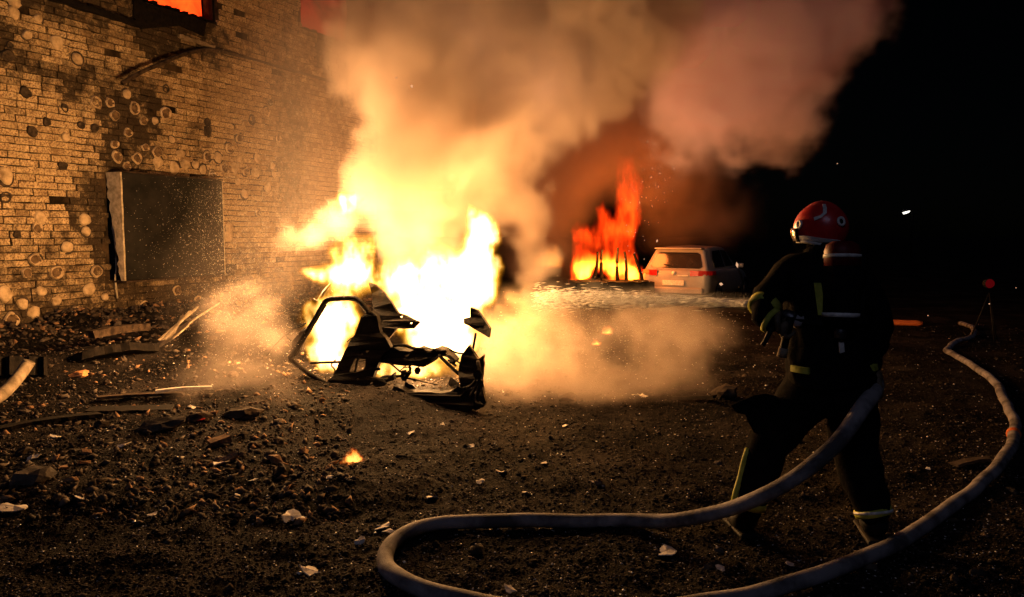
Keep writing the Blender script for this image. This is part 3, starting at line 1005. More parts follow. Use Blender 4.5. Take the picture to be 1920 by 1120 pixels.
# crumpled beam
slab('dashboard_beam', Z8([(800, 575), (850, 552), (900, 545), (950, 570), (1030, 580), (1095, 550), (1150, 570), (1190, 575), (1240, 550), (1290, 565), (1330, 600), (1375, 650), (1368, 672), (1342, 640), (1318, 622), (1240, 612), (1200, 660), (1140, 700), (1060, 690), (1000, 690), (900, 680), (800, 665), (770, 640)]),
     [Z8([(985, 605), (1030, 597), (1020, 612), (1005, 625)]), Z8([(920, 572), (943, 562), (930, 582)]), Z8([(1060, 636), (1080, 630), (1070, 650)]), Z8([(1186, 575), (1205, 572), (1196, 586)]), Z8([(1142, 655), (1160, 650), (1152, 666)])], .06, .16, M['char'], .05)
bar('stay', [Z8([(1262, 610)])[0], Z8([(1330, 678)])[0], Z8([(1412, 752)])[0]], .017, .02)
bar('hook', [Z8([(1330, 610)])[0], Z8([(1372, 640)])[0], Z8([(1376, 664)])[0], Z8([(1345, 660)])[0]], .014, .0)
# torn front wing standing up, and the sill bent away from it
slab('front_wing', Z8([(1490, 530), (1525, 585), (1560, 640), (1605, 605), (1598, 720), (1590, 800), (1600, 880), (1622, 970), (1600, 1010), (1540, 1040), (1500, 1010), (1440, 960), (1405, 930), (1422, 830), (1410, 780), (1412, 690), (1430, 610)]),
     [Z8([(1500, 905), (1530, 880), (1515, 930)])], -.02, .05, M['sheet'], .07)
for k, pts in enumerate([[(1560, 650), (1575, 740), (1560, 820), (1500, 930)], [(1592, 800), (1560, 880), (1545, 960), (1600, 1000)], [(1450, 860), (1500, 850), (1550, 800)], [(1430, 930), (1480, 880), (1530, 870)]]):
    bar('crease', Z8(pts), .016, -.06, M['sheet'], 6, 4, .5)
slab('sill_beam', Z8([(905, 845), (1000, 888), (1150, 893), (1280, 903), (1350, 888), (1400, 850), (1440, 870), (1500, 930), (1540, 1000), (1500, 1042), (1440, 1052), (1340, 1022), (1180, 977), (1030, 955), (970, 982), (880, 910)]), (), -.06, .12, M['char'], .03)
# sheet and struts standing behind the frame
slab('torn_sheet', Z8([(705, 40), (760, 60), (830, 120), (890, 200), (940, 280), (1000, 300), (1110, 350), (1060, 400), (930, 400), (850, 500), (800, 430), (770, 300), (742, 240), (735, 130)]), [Z8([(945, 310), (975, 300), (965, 325)]), Z8([(1022, 360), (1050, 352), (1040, 372)])], .22, .04, M['sheet'], .04)
slab('hanging_fragment', Z8([(1500, 235), (1560, 258), (1620, 350), (1655, 400), (1645, 472), (1560, 420), (1450, 362), (1448, 322), (1500, 312)]), [Z8([(1600, 385), (1615, 380), (1608, 400)])], .10, .05, M['sheet'], .04)
bar('fragment_stay', [(892, 625), (886, 660), (880, 690)], .012, .12)
bar('rear_strut', [(623, 530), (608, 548), (590, 578), (572, 603)], .018, .25, M['sheet'])
slab('torn_lining', [(586, 560), (597, 566), (600, 578), (590, 600), (578, 606), (566, 600), (572, 580), (582, 572)], (), .2, .03, M['sheet'], .06)
bar('loose_wire', [(500, 668), (512, 652), (528, 635), (545, 622), (552, 614), (574, 606)], .008, .1, M['char'], 6, 6)
bar('loose_wire', [(546, 640), (535, 626), (552, 616), (566, 612), (574, 606)], .007, .08, M['char'], 6, 6)
slab('torn_lining', [(548, 640), (562, 622), (574, 612), (570, 640), (556, 668), (545, 668)], (), .12, .03, M['sheet'], .06)

# tangle of bent struts, springs and torn strips inside the wreck
tr_ = random.Random(77)
for k in range(26):
    x0, y0 = tr_.uniform(625, 880), tr_.uniform(628, 725)
    if x0 > 780: y0 = max(y0, 655)
    an = tr_.uniform(0, 6.28); ln = tr_.uniform(18, 60)
    p_ = [(x0, y0)]
    for q in range(3):
        an += tr_.uniform(-.9, .9)
        x0 += math.cos(an) * ln / 3; y0 = min(732, y0 + math.sin(an) * ln / 3 * .6); p_.append((x0, y0))
    bar('bent_strut', p_, tr_.choice((.006, .009, .012, .016)), tr_.uniform(.0, .32), M['char'] if k % 3 else M['sheet'], 6, 4, .4)
for k in range(12):
    x0, y0 = tr_.uniform(640, 900), tr_.uniform(690, 745)
    w_, h_ = tr_.uniform(5, 16), tr_.uniform(4, 14)
    pts = [(x0 + w_ * math.cos(t * 1.05) * tr_.uniform(.5, 1.2), y0 + h_ * math.sin(t * 1.05) * tr_.uniform(.5, 1.2)) for t in range(6)]
    slab('torn_strip', pts, (), tr_.uniform(-.1, .25), .02, M['sheet'] if k % 2 else M['char'], .05)

# ------------------------------------------------------------------ the firefighter
YP = 3.9
def J(px, py, dy=0.0):
    return P(px, py, YP + dy)
man = empty('person', (J(1545, 990).x, YP, 0))
tag(man, 'firefighter in dark turnout gear and red helmet spraying the fire, seen from behind', 'person')
ML = Vector(man.location)
def mj(px, py, dy=0.0): return J(px, py, dy) - ML

def skin(name, joints, edges, mat, parent, sub=2, root=0):
    me = bpy.data.meshes.new(name)
    me.from_pydata([tuple(j[0]) for j in joints], edges, [])
    o = obj(name, me, mat, parent)
    md = o.modifiers.new('skin', 'SKIN'); md.use_smooth_shade = True
    sv = me.skin_vertices[0].data
    for i, j in enumerate(joints):
        r = j[1]
        sv[i].radius = (r, r) if not isinstance(r, tuple) else r
        sv[i].use_root = (i == root)
    ss_ = o.modifiers.new('smooth', 'SUBSURF'); ss_.levels = sub; ss_.render_levels = sub
    return o

jt = [(mj(1556, 712), (.20, .16)), (mj(1552, 640), (.21, .165)), (mj(1548, 565, .02), (.22, .17)), (mj(1545, 512, .03), (.19, .15)), (mj(1543, 478, .04), .085), (mj(1540, 440, .06), (.105, .115)), (mj(1540, 412, .07), .095),
      (mj(1486, 508, .05), .10), (mj(1452, 545, -.02), .088), (mj(1425, 590, -.10), .078), (mj(1450, 606, -.14), .066), (mj(1470, 604, -.16), .050),
      (mj(1604, 508, -.02), .10), (mj(1634, 560, -.04), .085), (mj(1648, 612, -.04), .075), (mj(1642, 660, -.02), .062), (mj(1634, 700, .0), .046),
      (mj(1512, 740, .03), .145), (mj(1472, 790, .10), .138), (mj(1438, 838, .12), .122), (mj(1420, 890, .07), .110), (mj(1404, 945, .02), .094), (mj(1398, 978, .0), .06),
      (mj(1594, 745, -.02), .145), (mj(1600, 800, 0), .138), (mj(1606, 858, .02), .122), (mj(1622, 910, -.02), .114), (mj(1638, 960, -.06), .098), (mj(1641, 985, -.06), .06)]
ed = [(0, 1), (1, 2), (2, 3), (3, 4), (4, 5), (5, 6), (3, 7), (7, 8), (8, 9), (9, 10), (10, 11), (3, 12), (12, 13), (13, 14), (14, 15), (15, 16), (0, 17), (17, 18), (18, 19), (19, 20), (20, 21), (21, 22), (0, 23), (23, 24), (24, 25), (25, 26), (26, 27), (27, 28)]
body = skin('body', jt, ed, M['suit'], man)

# jacket: lofted shell with a flared hem and folds
FWD = Vector((-.54, .84, 0)); RGT = Vector((.84, .54, 0))
V, Fc = [], []
secs = [(716, 1560, .262, .20), (690, 1558, .262, .20), (655, 1555, .250, .19), (620, 1553, .240, .185), (590, 1551, .247, .19), (555, 1548, .260, .195), (525, 1546, .262, .185), (505, 1545, .235, .165), (488, 1544, .165, .135), (476, 1543, .105, .105), (462, 1542, .092, .095)]
sg = 36
for i, (py, px, rx, ry) in enumerate(secs):
    c = mj(px, py, .02)
    for k in range(sg):
        an = 2 * math.pi * k / sg
        fold = 1 + .045 * noise.noise(Vector((math.cos(an) * 2.2, math.sin(an) * 2.2, i * .7))) + .02 * math.sin(an * 9 + i) * (1 if i < 4 else .4)
        V.append(c + RGT * math.cos(an) * rx * fold + FWD * math.sin(an) * ry * fold + Vector((0, 0, .012 * math.sin(3 * an + i))))
for i in range(len(secs) - 1):
    for k in range(sg):
        a_, b_ = i * sg + k, i * sg + (k + 1) % sg
        Fc.append((a_, b_, b_ + sg, a_ + sg))
jk = obj('jacket', mesh_from('jacket', V, Fc, True), M['suit'], man)
sd = jk.modifiers.new('thick', 'SOLIDIFY'); sd.thickness = .012
s2 = jk.modifiers.new('smooth', 'SUBSURF'); s2.levels = 2; s2.render_levels = 2
folds = bpy.data.textures.new('cloth_folds', 'CLOUDS'); folds.noise_scale = .11; folds.noise_depth = 2
for o_, k_ in ((jk, .045), (body, .05)):
    dm_ = o_.modifiers.new('folds', 'DISPLACE'); dm_.texture = folds; dm_.strength = k_; dm_.mid_level = .5; dm_.texture_coords = 'LOCAL'

def jacket_pt(py, an, lift=.014):
    for i in range(len(secs) - 1):
        if secs[i][0] >= py >= secs[i + 1][0]:
            t = (secs[i][0] - py) / (secs[i][0] - secs[i + 1][0])
            px, rx, ry = [secs[i][k] + (secs[i + 1][k] - secs[i][k]) * t for k in (1, 2, 3)]
            return mj(px, py, .02) + RGT * math.cos(an) * (rx + lift) + FWD * math.sin(an) * (ry + lift)
def jacket_band(name, y0, y1, a0, a1, mat, n=20, lift=.012):
    V, Fc = [], []
    for k in range(n + 1):
        an = a0 + (a1 - a0) * k / n
        for y, lf in ((y0, lift), (y1, lift), (y1, lift - .02), (y0, lift - .02)):
            V.append(jacket_pt(y, an, lf))
    for k in range(n):
        for j in range(4):
            a_, b_ = k * 4 + j, k * 4 + (j + 1) % 4
            Fc.append((a_, b_, b_ + 4, a_ + 4))
    Fc += [(0, 1, 2, 3), tuple(4 * n + j for j in (3, 2, 1, 0))]
    return obj(name, mesh_from(name, V, Fc), mat, man)
jacket_band('hem_stripe', 688, 678, R(-75), R(10), M['yellow'])
jacket_band('hem_stripe', 690, 679, R(165), R(195), M['yellow'])
jacket_band('chest_stripe', 583, 526, R(211), R(220), M['yellow'], 4)
jacket_band('belt', 601, 592, R(-100), R(260), M['black'], 40, .02)

def limb_band(name, a_, b_, rad, mat, seg=20):
    a_, b_ = Vector(a_), Vector(b_)
    mm = axis_matrix(a_, b_)
    L = (b_ - a_).length
    return obj(name, lathe_mesh(name, [(rad - .02, 0), (rad, 0), (rad, L), (rad - .02, L)], seg, True, mm), mat, man)
limb_band('sleeve_stripe', mj(1437, 570, -.055), mj(1430, 581, -.08), .083, M['yellow'])
limb_band('sleeve_stripe', mj(1441, 599, -.125), mj(1449, 604, -.14), .068, M['yellow'])
limb_band('cuff', mj(1456, 605, -.145), mj(1466, 604.5, -.157), .058, M['glove'])
limb_band('ankle_stripe', mj(1635, 953, -.05), mj(1639, 966, -.06), .095, M['yellow'])
limb_band('ankle_stripe', mj(1637, 957, -.053), mj(1638, 962, -.057), .098, M['reflect'])
limb_band('ankle_stripe', mj(1406, 938, .02), mj(1403, 950, .02), .090, M['yellow'])
# lime piping down the outside of the leading trouser leg
bmv = [(1398, 842, .10), (1392, 868, .08), (1386, 895, .05), (1379, 925, .02), (1374, 945, .0)]
obj('leg_piping', tube_mesh('leg_piping', spline([mj(*q) for q in [(1402, 842, .09), (1394, 868, .05), (1388, 895, .03), (1379, 925, .0), (1376, 945, .0)]], 4), .016, 8, 1.0), M['yellow'], man)
# knee pad and the flap of the coat pushed forward by the raised thigh
def flat_piece(name, pix, dy, thick, mat, parent=man, base=None):
    base = base or ML
    bm = bmesh.new()
    A = [bm.verts.new(J(x, y, dy + .02 * math.sin(i * 2.1)) - base) for i, (x, y) in enumerate(pix)]
    B = [bm.verts.new(J(x, y, dy + thick + .02 * math.sin(i * 1.3)) - base) for i, (x, y) in enumerate(pix)]
    bm.faces.new(A); bm.faces.new(B[::-1]); n = len(A)
    for i in range(n): bm.faces.new((A[i], B[i], B[(i + 1) % n], A[(i + 1) % n]))
    bmesh.ops.triangulate(bm, faces=[f for f in bm.faces if len(f.verts) > 4])
    o = obj(name, bm_mesh(name, bm), mat, parent)
    bv = o.modifiers.new('edge', 'BEVEL'); bv.width = .012; bv.segments = 2; bv.limit_method = 'ANGLE'
    return o
flat_piece('knee_flap', [(1370, 760), (1388, 752), (1412, 742), (1436, 738), (1462, 745), (1470, 800), (1440, 815), (1414, 812), (1402, 790), (1398, 778), (1380, 774)], .04, .14, M['suit'])
# boots
for k, chain in enumerate(([(1400, 955, .0, .078), (1397, 982, .0, .072), (1386, 992, .07, .062), (1374, 993, .16, .052)], [(1640, 965, -.06, .082), (1641, 990, -.06, .074), (1634, 1000, .02, .064), (1622, 998, .12, .052)])):
    pts = []
    for px, py, dy, r in chain:
        v = mj(px, py, dy)
        v.z = max(v.z, gz(v.x + ML.x, v.y + ML.y) + r * .86)
        pts.append((v, r))
    bt = skin('boot', pts, [(0, 1), (1, 2), (2, 3)], M['black'], man)
    bm = bmesh.new()
    a_, b_ = pts[1][0], pts[3][0]
    d = Vector((b_.x - a_.x, b_.y - a_.y, 0)); ang = math.atan2(d.y, d.x)
    zz = gz(a_.x + ML.x, a_.y + ML.y)
    box_bm(bm, ((a_.x + b_.x) / 2, (a_.y + b_.y) / 2, zz + .016), (d.length + .14, .10, .03), Matrix.Rotation(ang, 3, 'Z'))
    so = obj('sole', bm_mesh('sole', bm), M['black'], bt)
    bv = so.modifiers.new('edge', 'BEVEL'); bv.width = .012; bv.segments = 2
# gloved hands: palm, four fingers and a thumb curled round what they hold
def hand(name, wrist, axis, side, grip_c, grip_r, parent):
    """axis: direction of the bar held; side: from the bar towards the wrist"""
    axis = Vector(axis).normalized(); side = Vector(side).normalized()
    nrm = axis.cross(side).normalized()
    joints = [(Vector(wrist), .036), (Vector(grip_c) + side * (grip_r + .030), (.034, .042))]
    edges = [(0, 1)]
    for f in range(4):
        off = axis * (.033 - .022 * f)
        ln = [1.0, 1.1, 1.05, .85][f]
        prev = 1
        for t, an in enumerate((R(-35), R(30), R(95), R(160))):
            rr = grip_r + .012
            pnt = Vector(grip_c) + off + side * (math.cos(an * ln) * rr) + nrm * (math.sin(an * ln) * rr)
            joints.append((pnt, .0105 - .0012 * t)); edges.append((prev, len(joints) - 1)); prev = len(joints) - 1
    prev = 1
    for t, an in enumerate((R(-60), R(-110), R(-150))):
        pnt = Vector(grip_c) + axis * (.045 - .012 * t) + side * (math.cos(an) * (grip_r + .014)) + nrm * (math.sin(an) * (grip_r + .014))
        joints.append((pnt, .0125 - .0015 * t)); edges.append((prev, len(joints) - 1)); prev = len(joints) - 1
    return skin(name, joints, edges, M['glove'], parent, 1, 1)
gripA, gripB = mj(1482, 596, -.17), mj(1466, 668, -.15)
hand('glove', mj(1464, 604.5, -.156), gripB - gripA, mj(1462, 612, -.18) - mj(1482, 608, -.17), gripA.lerp(gripB, .24), .022, man)
hand('glove', mj(1636, 690, .0), mj(1600, 730, -.2) - mj(1632, 690, .05), Vector((.2, .1, 1)), mj(1634, 728, -.04), .045, man)

# helmet
hc = mj(1539, 428, .07)
hel = empty('helmet', hc); hel.parent = man; hel.scale = (.84, .84, .90)
hel.rotation_euler = (0, 0, math.atan2(RGT.y, RGT.x))     # local x right, y forward
def hpt(az, el, lift=0.0):
    """az from forward, clockwise; el upwards"""
    rx, ry, rz = .135 + lift, .168 + lift, .142 + lift
    return Vector((rx * math.cos(el) * math.sin(az), ry * math.cos(el) * math.cos(az), rz * math.sin(el)))
V, Fc = [], []
nu, nv = 40, 16
for j in range(nv + 1):
    for i in range(nu):
        az = 2 * math.pi * i / nu
        lo = R(-28) - R(14) * max(0, -math.cos(az))
        el = lo + (R(89) - lo) * j / nv
        q = hpt(az, el)
        ridge = .012 * math.exp(-(q.x / .022) ** 2) * max(0, math.sin(el))
        flare = .018 * max(0, 1 - j / 2.0)
        q.z += ridge
        q.x *= 1 + flare * 5; q.y *= 1 + flare * 5
        V.append(q)
for j in range(nv):
    for i in range(nu):
        a_, b_ = j * nu + i, j * nu + (i + 1) % nu
        Fc.append((a_, b_, b_ + nu, a_ + nu))
Fc.append(tuple(nv * nu + i for i in range(nu)))
sh = obj('shell', mesh_from('shell', V, Fc, True), M['red'], hel)
sd = sh.modifiers.new('thick', 'SOLIDIFY'); sd.thickness = .006
def hpatch(name, uv, mat, lift=.004):
    """patch on the shell: strip of (az, el) pairs"""
    V, Fc = [], []
    for (a0, e0, a1, e1) in uv:
        for az, el, lf in ((a0, e0, lift), (a1, e1, lift), (a1, e1, lift - .006), (a0, e0, lift - .006)):
            V.append(hpt(R(az), R(el), lf))
    n = len(uv)
    for k in range(n - 1):
        for j in range(4):
            a_, b_ = 4 * k + j, 4 * k + (j + 1) % 4
            Fc.append((a_, b_, b_ + 4, a_ + 4))
    Fc += [(0, 1, 2, 3), tuple(4 * (n - 1) + j for j in (3, 2, 1, 0))]
    return obj(name, mesh_from(name, V, Fc, False), mat, hel)
# view comes from behind: az 180 is towards the camera's left of centre back
hpatch('reflective_mark', [(224, 62, 238, 62), (225, 48, 236, 46), (228, 33, 237, 33), (240, 22, 242, 28), (254, 16, 256, 23)], M['reflect'], .014)
def hdisc(az, el, r):
    c = hpt(R(az), R(el), .005); nn = hpt(R(az), R(el), .05) - c
    m = axis_matrix(c, c + nn)
    d0 = obj('side_disc', lathe_mesh('side_disc', [(r * .55, 0), (r, 0), (r * .95, .010), (r * .6, .012), (r * .5, .004)], 20, True, m), M['reflect'], hel)
    obj('disc_centre', lathe_mesh('disc_centre', [(r * .48, -.004), (r * .48, .006), (r * .2, .010)], 16, True, m), M['black'], d0)
hdisc(290, 8, .028); hdisc(196, 14, .030); hdisc(70, 8, .028)
V, Fc = [], []
n = 44
for k in range(n):
    az = 2 * math.pi * k / n
    lo = -28 - 14 * max(0, -math.cos(az))
    for el, lf in ((lo + 5, .016), (lo - 3, .026), (lo - 6, .018), (lo + 1, .004)):
        V.append(hpt(az, R(el), lf))
for k in range(n):
    for j in range(4):
        a_, b_ = 4 * k + j, 4 * k + (j + 1) % 4
        c_, d_ = 4 * ((k + 1) % n) + j, 4 * ((k + 1) % n) + (j + 1) % 4
        Fc.append((a_, b_, d_, c_))
obj('rim_trim', mesh_from('rim_trim', V, Fc, True), M['reflect'], hel)
hpatch('reflective_band', [(az, -16 - 10 * max(0, -math.cos(R(az))), az, -24 - 10 * max(0, -math.cos(R(az)))) for az in range(195, 330, 9)], M['reflect'], .022)
V, Fc = [], []                               # clear visor at the front
for j in range(6):
    for k in range(15):
        az = R(-72 + 144 * k / 14); el = R(-40 + 40 * j / 5)
        V.append(hpt(az, el, .02))
for j in range(5):
    for k in range(14):
        a_ = j * 15 + k
        Fc.append((a_, a_ + 1, a_ + 16, a_ + 15))
vz = obj('visor', mesh_from('visor', V, Fc, True), M['carglass'], hel)
sd = vz.modifiers.new('thick', 'SOLIDIFY'); sd.thickness = .004
V, Fc = [], []                               # neck curtain
for j, (dz, rr) in enumerate(((-.055, 1.0), (-.09, .98), (-.13, .90), (-.16, .84))):
    for k in range(15):
        az = R(85 + 190 * k / 14)
        V.append(Vector((.128 * rr * math.sin(az) * (1 + .03 * math.sin(k * 2)), .15 * rr * math.cos(az), dz)))
for j in range(3):
    for k in range(14):
        a_ = j * 15 + k
        Fc.append((a_, a_ + 1, a_ + 16, a_ + 15))
nc = obj('neck_curtain', mesh_from('neck_curtain', V, Fc, True), M['suit'], hel)
sd = nc.modifiers.new('thick', 'SOLIDIFY'); sd.thickness = .006

# breathing air cylinder carried on the back
ct, cb = J(1580, 452, -.20), J(1576, 612, -.24)
cyl = empty('air_cylinder', cb)
tag(cyl, 'dark breathing air cylinder with red rounded top on the firefighter back', 'cylinder')
mm = axis_matrix((0, 0, 0), ct - cb)
Lc = (ct - cb).length
obj('tank', lathe_mesh('tank', [(.03, 0), (.07, .012), (.084, .04), (.084, Lc * .70)], 28, True, mm), M['suit'], cyl)
obj('tank_top', lathe_mesh('tank_top', [(.0855, Lc * .70), (.0855, Lc - .05), (.075, Lc - .02), (.05, Lc - .004), (.01, Lc)], 28, True, mm), M['darkred'], cyl)
obj('band', lathe_mesh('band', [(.08, Lc - .085), (.089, Lc - .085), (.089, Lc - .068), (.08, Lc - .068)], 28, True, mm), M['reflect'], cyl)
obj('band', lathe_mesh('band', [(.08, .045), (.088, .045), (.088, .066), (.08, .066)], 28, True, mm), M['reflect'], cyl)
obj('valve', lathe_mesh('valve', [(.02, -.06), (.028, -.055), (.028, -.02), (.02, .004)], 14, True, mm), M['steel'], cyl)
bm = bmesh.new(); box_bm(bm, (J(1580, 540, -.12) - cb), (.24, .02, .46)); bp = obj('back_plate', bm_mesh('back_plate', bm), M['black'], cyl)
bv = bp.modifiers.new('edge', 'BEVEL'); bv.width = .01
obj('side_strap', tube_mesh('side_strap', [J(1556, 470 + 14 * k, -.215) - cb for k in range(10)], .010, 6), M['darkred'], cyl)
# small reflective tag on the coat
tg = obj('tag_strip', None, None, man); tg.location = (0, 0, 0)
V = [J(x, y, -.235) - ML for x, y in [(1573, 640), (1582, 638), (1584, 660), (1575, 663)]]
V += [v + Vector((0, .01, 0)) for v in V]
bpy.data.objects.remove(tg)
obj('tag_strip', mesh_from('tag_strip', V, [(0, 1, 2, 3), (7, 6, 5, 4), (0, 4, 5, 1), (1, 5, 6, 2), (2, 6, 7, 3), (3, 7, 4, 0)]), M['reflect'], man)

# ------------------------------------------------------------------ nozzle and hose
nt_, nb_ = J(1409, 569, .02), J(1492, 598, -.12)
noz = empty('fire_nozzle', nb_)
tag(noz, 'black hand held fire nozzle with pistol grip aimed at the burning wreck', 'nozzle')
mm = axis_matrix((0, 0, 0), nt_ - nb_)
Ln = (nt_ - nb_).length
obj('barrel', lathe_mesh('barrel', [(.026, 0), (.032, .01), (.032, .06), (.024, .07), (.024, Ln - .10)], 20, True, mm), M['steel'], noz)
obj('tip', lathe_mesh('tip', [(.030, Ln - .10), (.036, Ln - .08), (.042, Ln - .01), (.036, Ln), (.02, Ln - .002)], 20, True, mm), M['black'], noz)
obj('pistol_grip', tube_mesh('pistol_grip', [ML + gripA - nb_, ML + gripA.lerp(gripB, .3) - nb_, ML + gripA.lerp(gripB, .7) - nb_, ML + gripB - nb_], [.020, .021, .020, .022], 12), M['black'], noz)
obj('grip_cap', tube_mesh('grip_cap', [ML + gripA.lerp(gripB, .78) - nb_, ML + gripA.lerp(gripB, 1.02) - nb_], [.024, .026], 12), M['palewood'], noz)
obj('shut_off_lever', tube_mesh('shut_off_lever', spline([J(1472, 592, -.10) - nb_, J(1450, 612, -.16) - nb_, J(1438, 634, -.18) - nb_, J(1430, 648, -.18) - nb_], 4), .013, 8), M['black'], noz)

HR = .042
def hg(px, py):
    q = on_ground(px, py + 6)
    return Vector((q.x, q.y, gz(q.x, q.y) + HR * .95))
hose_pts = [nb_ + Vector((.0, .0, .0)), J(1530, 632, .06), J(1590, 668, .20), J(1630, 694, .14), J(1640, 728, -.06), J(1618, 765, -.26), J(1575, 825, -.36), J(1510, 882, -.38), J(1440, 925, -.32)]
q = J(1360, 957, -.20); hose_pts.append(q)
q = J(1270, 975, -.06); q.z = max(q.z, gz(q.x, q.y) + HR); hose_pts.append(q)
hose_pts += [hg(*t) for t in [(1180, 982), (1080, 984), (980, 983), (890, 985), (820, 990), (768, 1006), (730, 1035), (724, 1068), (758, 1100), (830, 1128), (940, 1150), (1100, 1160), (1270, 1148), (1420, 1120), (1540, 1086), (1650, 1042), (1745, 985), (1825, 925), (1880, 870), (1902, 825), (1900, 790), (1880, 745), (1858, 712), (1820, 684), (1785, 664), (1776, 655), (1792, 643), (1815, 634), (1826, 624), (1822, 612), (1800, 604)]]
hp = [v + Vector((noise.noise(v * 2.7), noise.noise(v * 2.7 + Vector((9, 0, 0))), .15 * noise.noise(v * 4))) * (.020 if i > 70 else .006) for i, v in enumerate(spline(hose_pts, 9))]
fh = empty('fire_hose', hp[100])
tag(fh, 'long grey fire hose looping over the dark ground to the firefighter', 'hose')
obj('hose_line', tube_mesh('hose_line', [v - Vector(fh.location) for v in hp], [HR * (1 + .05 * noise.noise(v * 5)) for v in hp], 18, .9), M['hose'], fh)
k = min(range(len(hp)), key=lambda i: (hp[i] - hg(1904, 812)).length)
mm = axis_matrix(hp[k] - Vector(fh.location), hp[k + 1] - Vector(fh.location))
obj('coupling', lathe_mesh('coupling', [(.03, -.03), (.050, -.028), (.052, .0), (.05, .028), (.03, .03)], 18, True, mm), M['orange'], fh)

# ------------------------------------------------------------------ rubble, scraps and boards
def rock_mesh(k, sub=2, flat=1.0):
    rnd = random.Random(300 + k)
    bm = bmesh.new()
    bmesh.ops.create_icosphere(bm, subdivisions=sub, radius=1)
    ax_ = (rnd.uniform(.7, 1.3), rnd.uniform(.6, 1.0), rnd.uniform(.4, .75) * flat)
    for v in bm.verts:
        q = v.co.copy()
        f = 1 + .55 * noise.noise(q * 1.3 + Vector((k * 3.1, 0, 0))) + .28 * noise.noise(q * 3.4 + Vector((0, k * 2.3, 0)))
        v.co = Vector((q.x * ax_[0], q.y * ax_[1], q.z * ax_[2])) * f
    return bm_mesh('rubble_chunk', bm)
ROCK = [rock_mesh(k) for k in range(7)]
for i, me in enumerate(ROCK): me.materials.append(M['rubble'] if i % 3 else M['concrete'])
def brickbit_mesh(k):
    rnd = random.Random(500 + k)
    bm = bmesh.new(); box_bm(bm, (0, 0, 0), (2.0, 1.0, .7))
    for v in bm.verts: v.co += Vector((rnd.uniform(-.35, .35), rnd.uniform(-.2, .2), rnd.uniform(-.15, .15)))
    return bm_mesh('brick_fragment', bm)
BITS = [brickbit_mesh(k) for k in range(5)]
M['loosebrick'] = mat_noise('loose_brick', (.09, .05, .03), (.30, .18, .10), 7, .9, 0, .6, 45)
for me in BITS: me.materials.append(M['loosebrick'])

def place(name, me, q, size, label, cat, group, tilt=.5, sink=.3):
    o = obj(name, me)
    o.location = (q.x, q.y, gz(q.x, q.y) + size * (.55 - sink))
    o.rotation_euler = (random.uniform(-tilt, tilt), random.uniform(-tilt, tilt), random.uniform(0, 6.28))
    o.scale = (size, size, size)
    tag(o, label, cat, group)
    return o
rr = random.Random(21)
# heap along the wall and across the left of the yard
for i in range(84):
    if i < 50:
        s, out = rr.uniform(-.5, 8.0), abs(rr.gauss(.5, .7)) + .1
        q = wall_pt(s, 0, out)
    else:
        q = G(rr.uniform(0, 640), rr.uniform(640, 900))
    sz = rr.uniform(.03, .075)
    if rr.random() < .55: place('rubble_chunk', ROCK[i % 7], q, sz, 'dusty broken chunk among the rubble left of the wreck', 'rubble', 'rubble chunks in the left of the yard')
    else: place('brick_fragment', BITS[i % 5], q, sz * .9, 'broken brick piece among the rubble left of the wreck', 'brick', 'brick pieces in the left of the yard')
for i in range(26):
    q = G(rr.uniform(700, 1900), rr.uniform(700, 1100))
    if Vector((q.x - ML.x, q.y - ML.y)).length < .35: continue
    place('rubble_chunk', ROCK[i % 7], q, rr.uniform(.015, .045), 'small dark chunk on the open ground right of the wreck', 'rubble', 'small chunks on the right of the yard')
# named lumps
def lump(px, py, size, label, me, sx=1.4, rz=0.0, cat='rubble', name='rubble_chunk'):
    q = on_ground(px, py)
    o = obj(name, me)
    o.location = (q.x, q.y, gz(q.x, q.y) + size * .35)
    o.scale = (size * sx, size, size)
    o.rotation_euler = (.2, -.15, rz)
    tag(o, label, cat)
lump(410, 835, .085, 'dark block of concrete tilted on the ground before the left steam', BITS[1], .9, .5, 'block', 'concrete_block')
lump(455, 783, .09, 'rounded dark lump at the edge of the left steam', ROCK[2], 1.5)
lump(370, 790, .08, 'low black lump beside the red scrap in the left steam', ROCK[4], 2.0)
lump(1065, 750, .07, 'dark lump at the edge of the orange steam right of the wreck', ROCK[1], 1.6, -.6)
lump(1360, 745, .11, 'tangled dark lump beside the knee of the firefighter', ROCK[5], 1.2)
lump(60, 905, .11, 'big black clod at the left edge of the yard', ROCK[3], 1.6)
lump(300, 808, .10, 'flat black clod left of the tilted concrete block', ROCK[6], 2.2)
lump(150, 708, .10, 'orange glowing brick lump in front of the low slab', ROCK[0], .9)
M['brickhot'] = mat_noise('fresh_brick_break', (.38, .16, .06), (.55, .28, .12), 9, .9, 0, .6, 40)
bpy.data.objects[[o.name for o in COL.objects if o.get('label', '').startswith('orange glowing')][0]]['label'] = 'orange broken brick lump in front of the low slab'
for o in COL.objects:
    if o.get('label', '').startswith('orange broken brick'):
        o.data = o.data.copy(); o.data.materials[0] = M['brickhot']

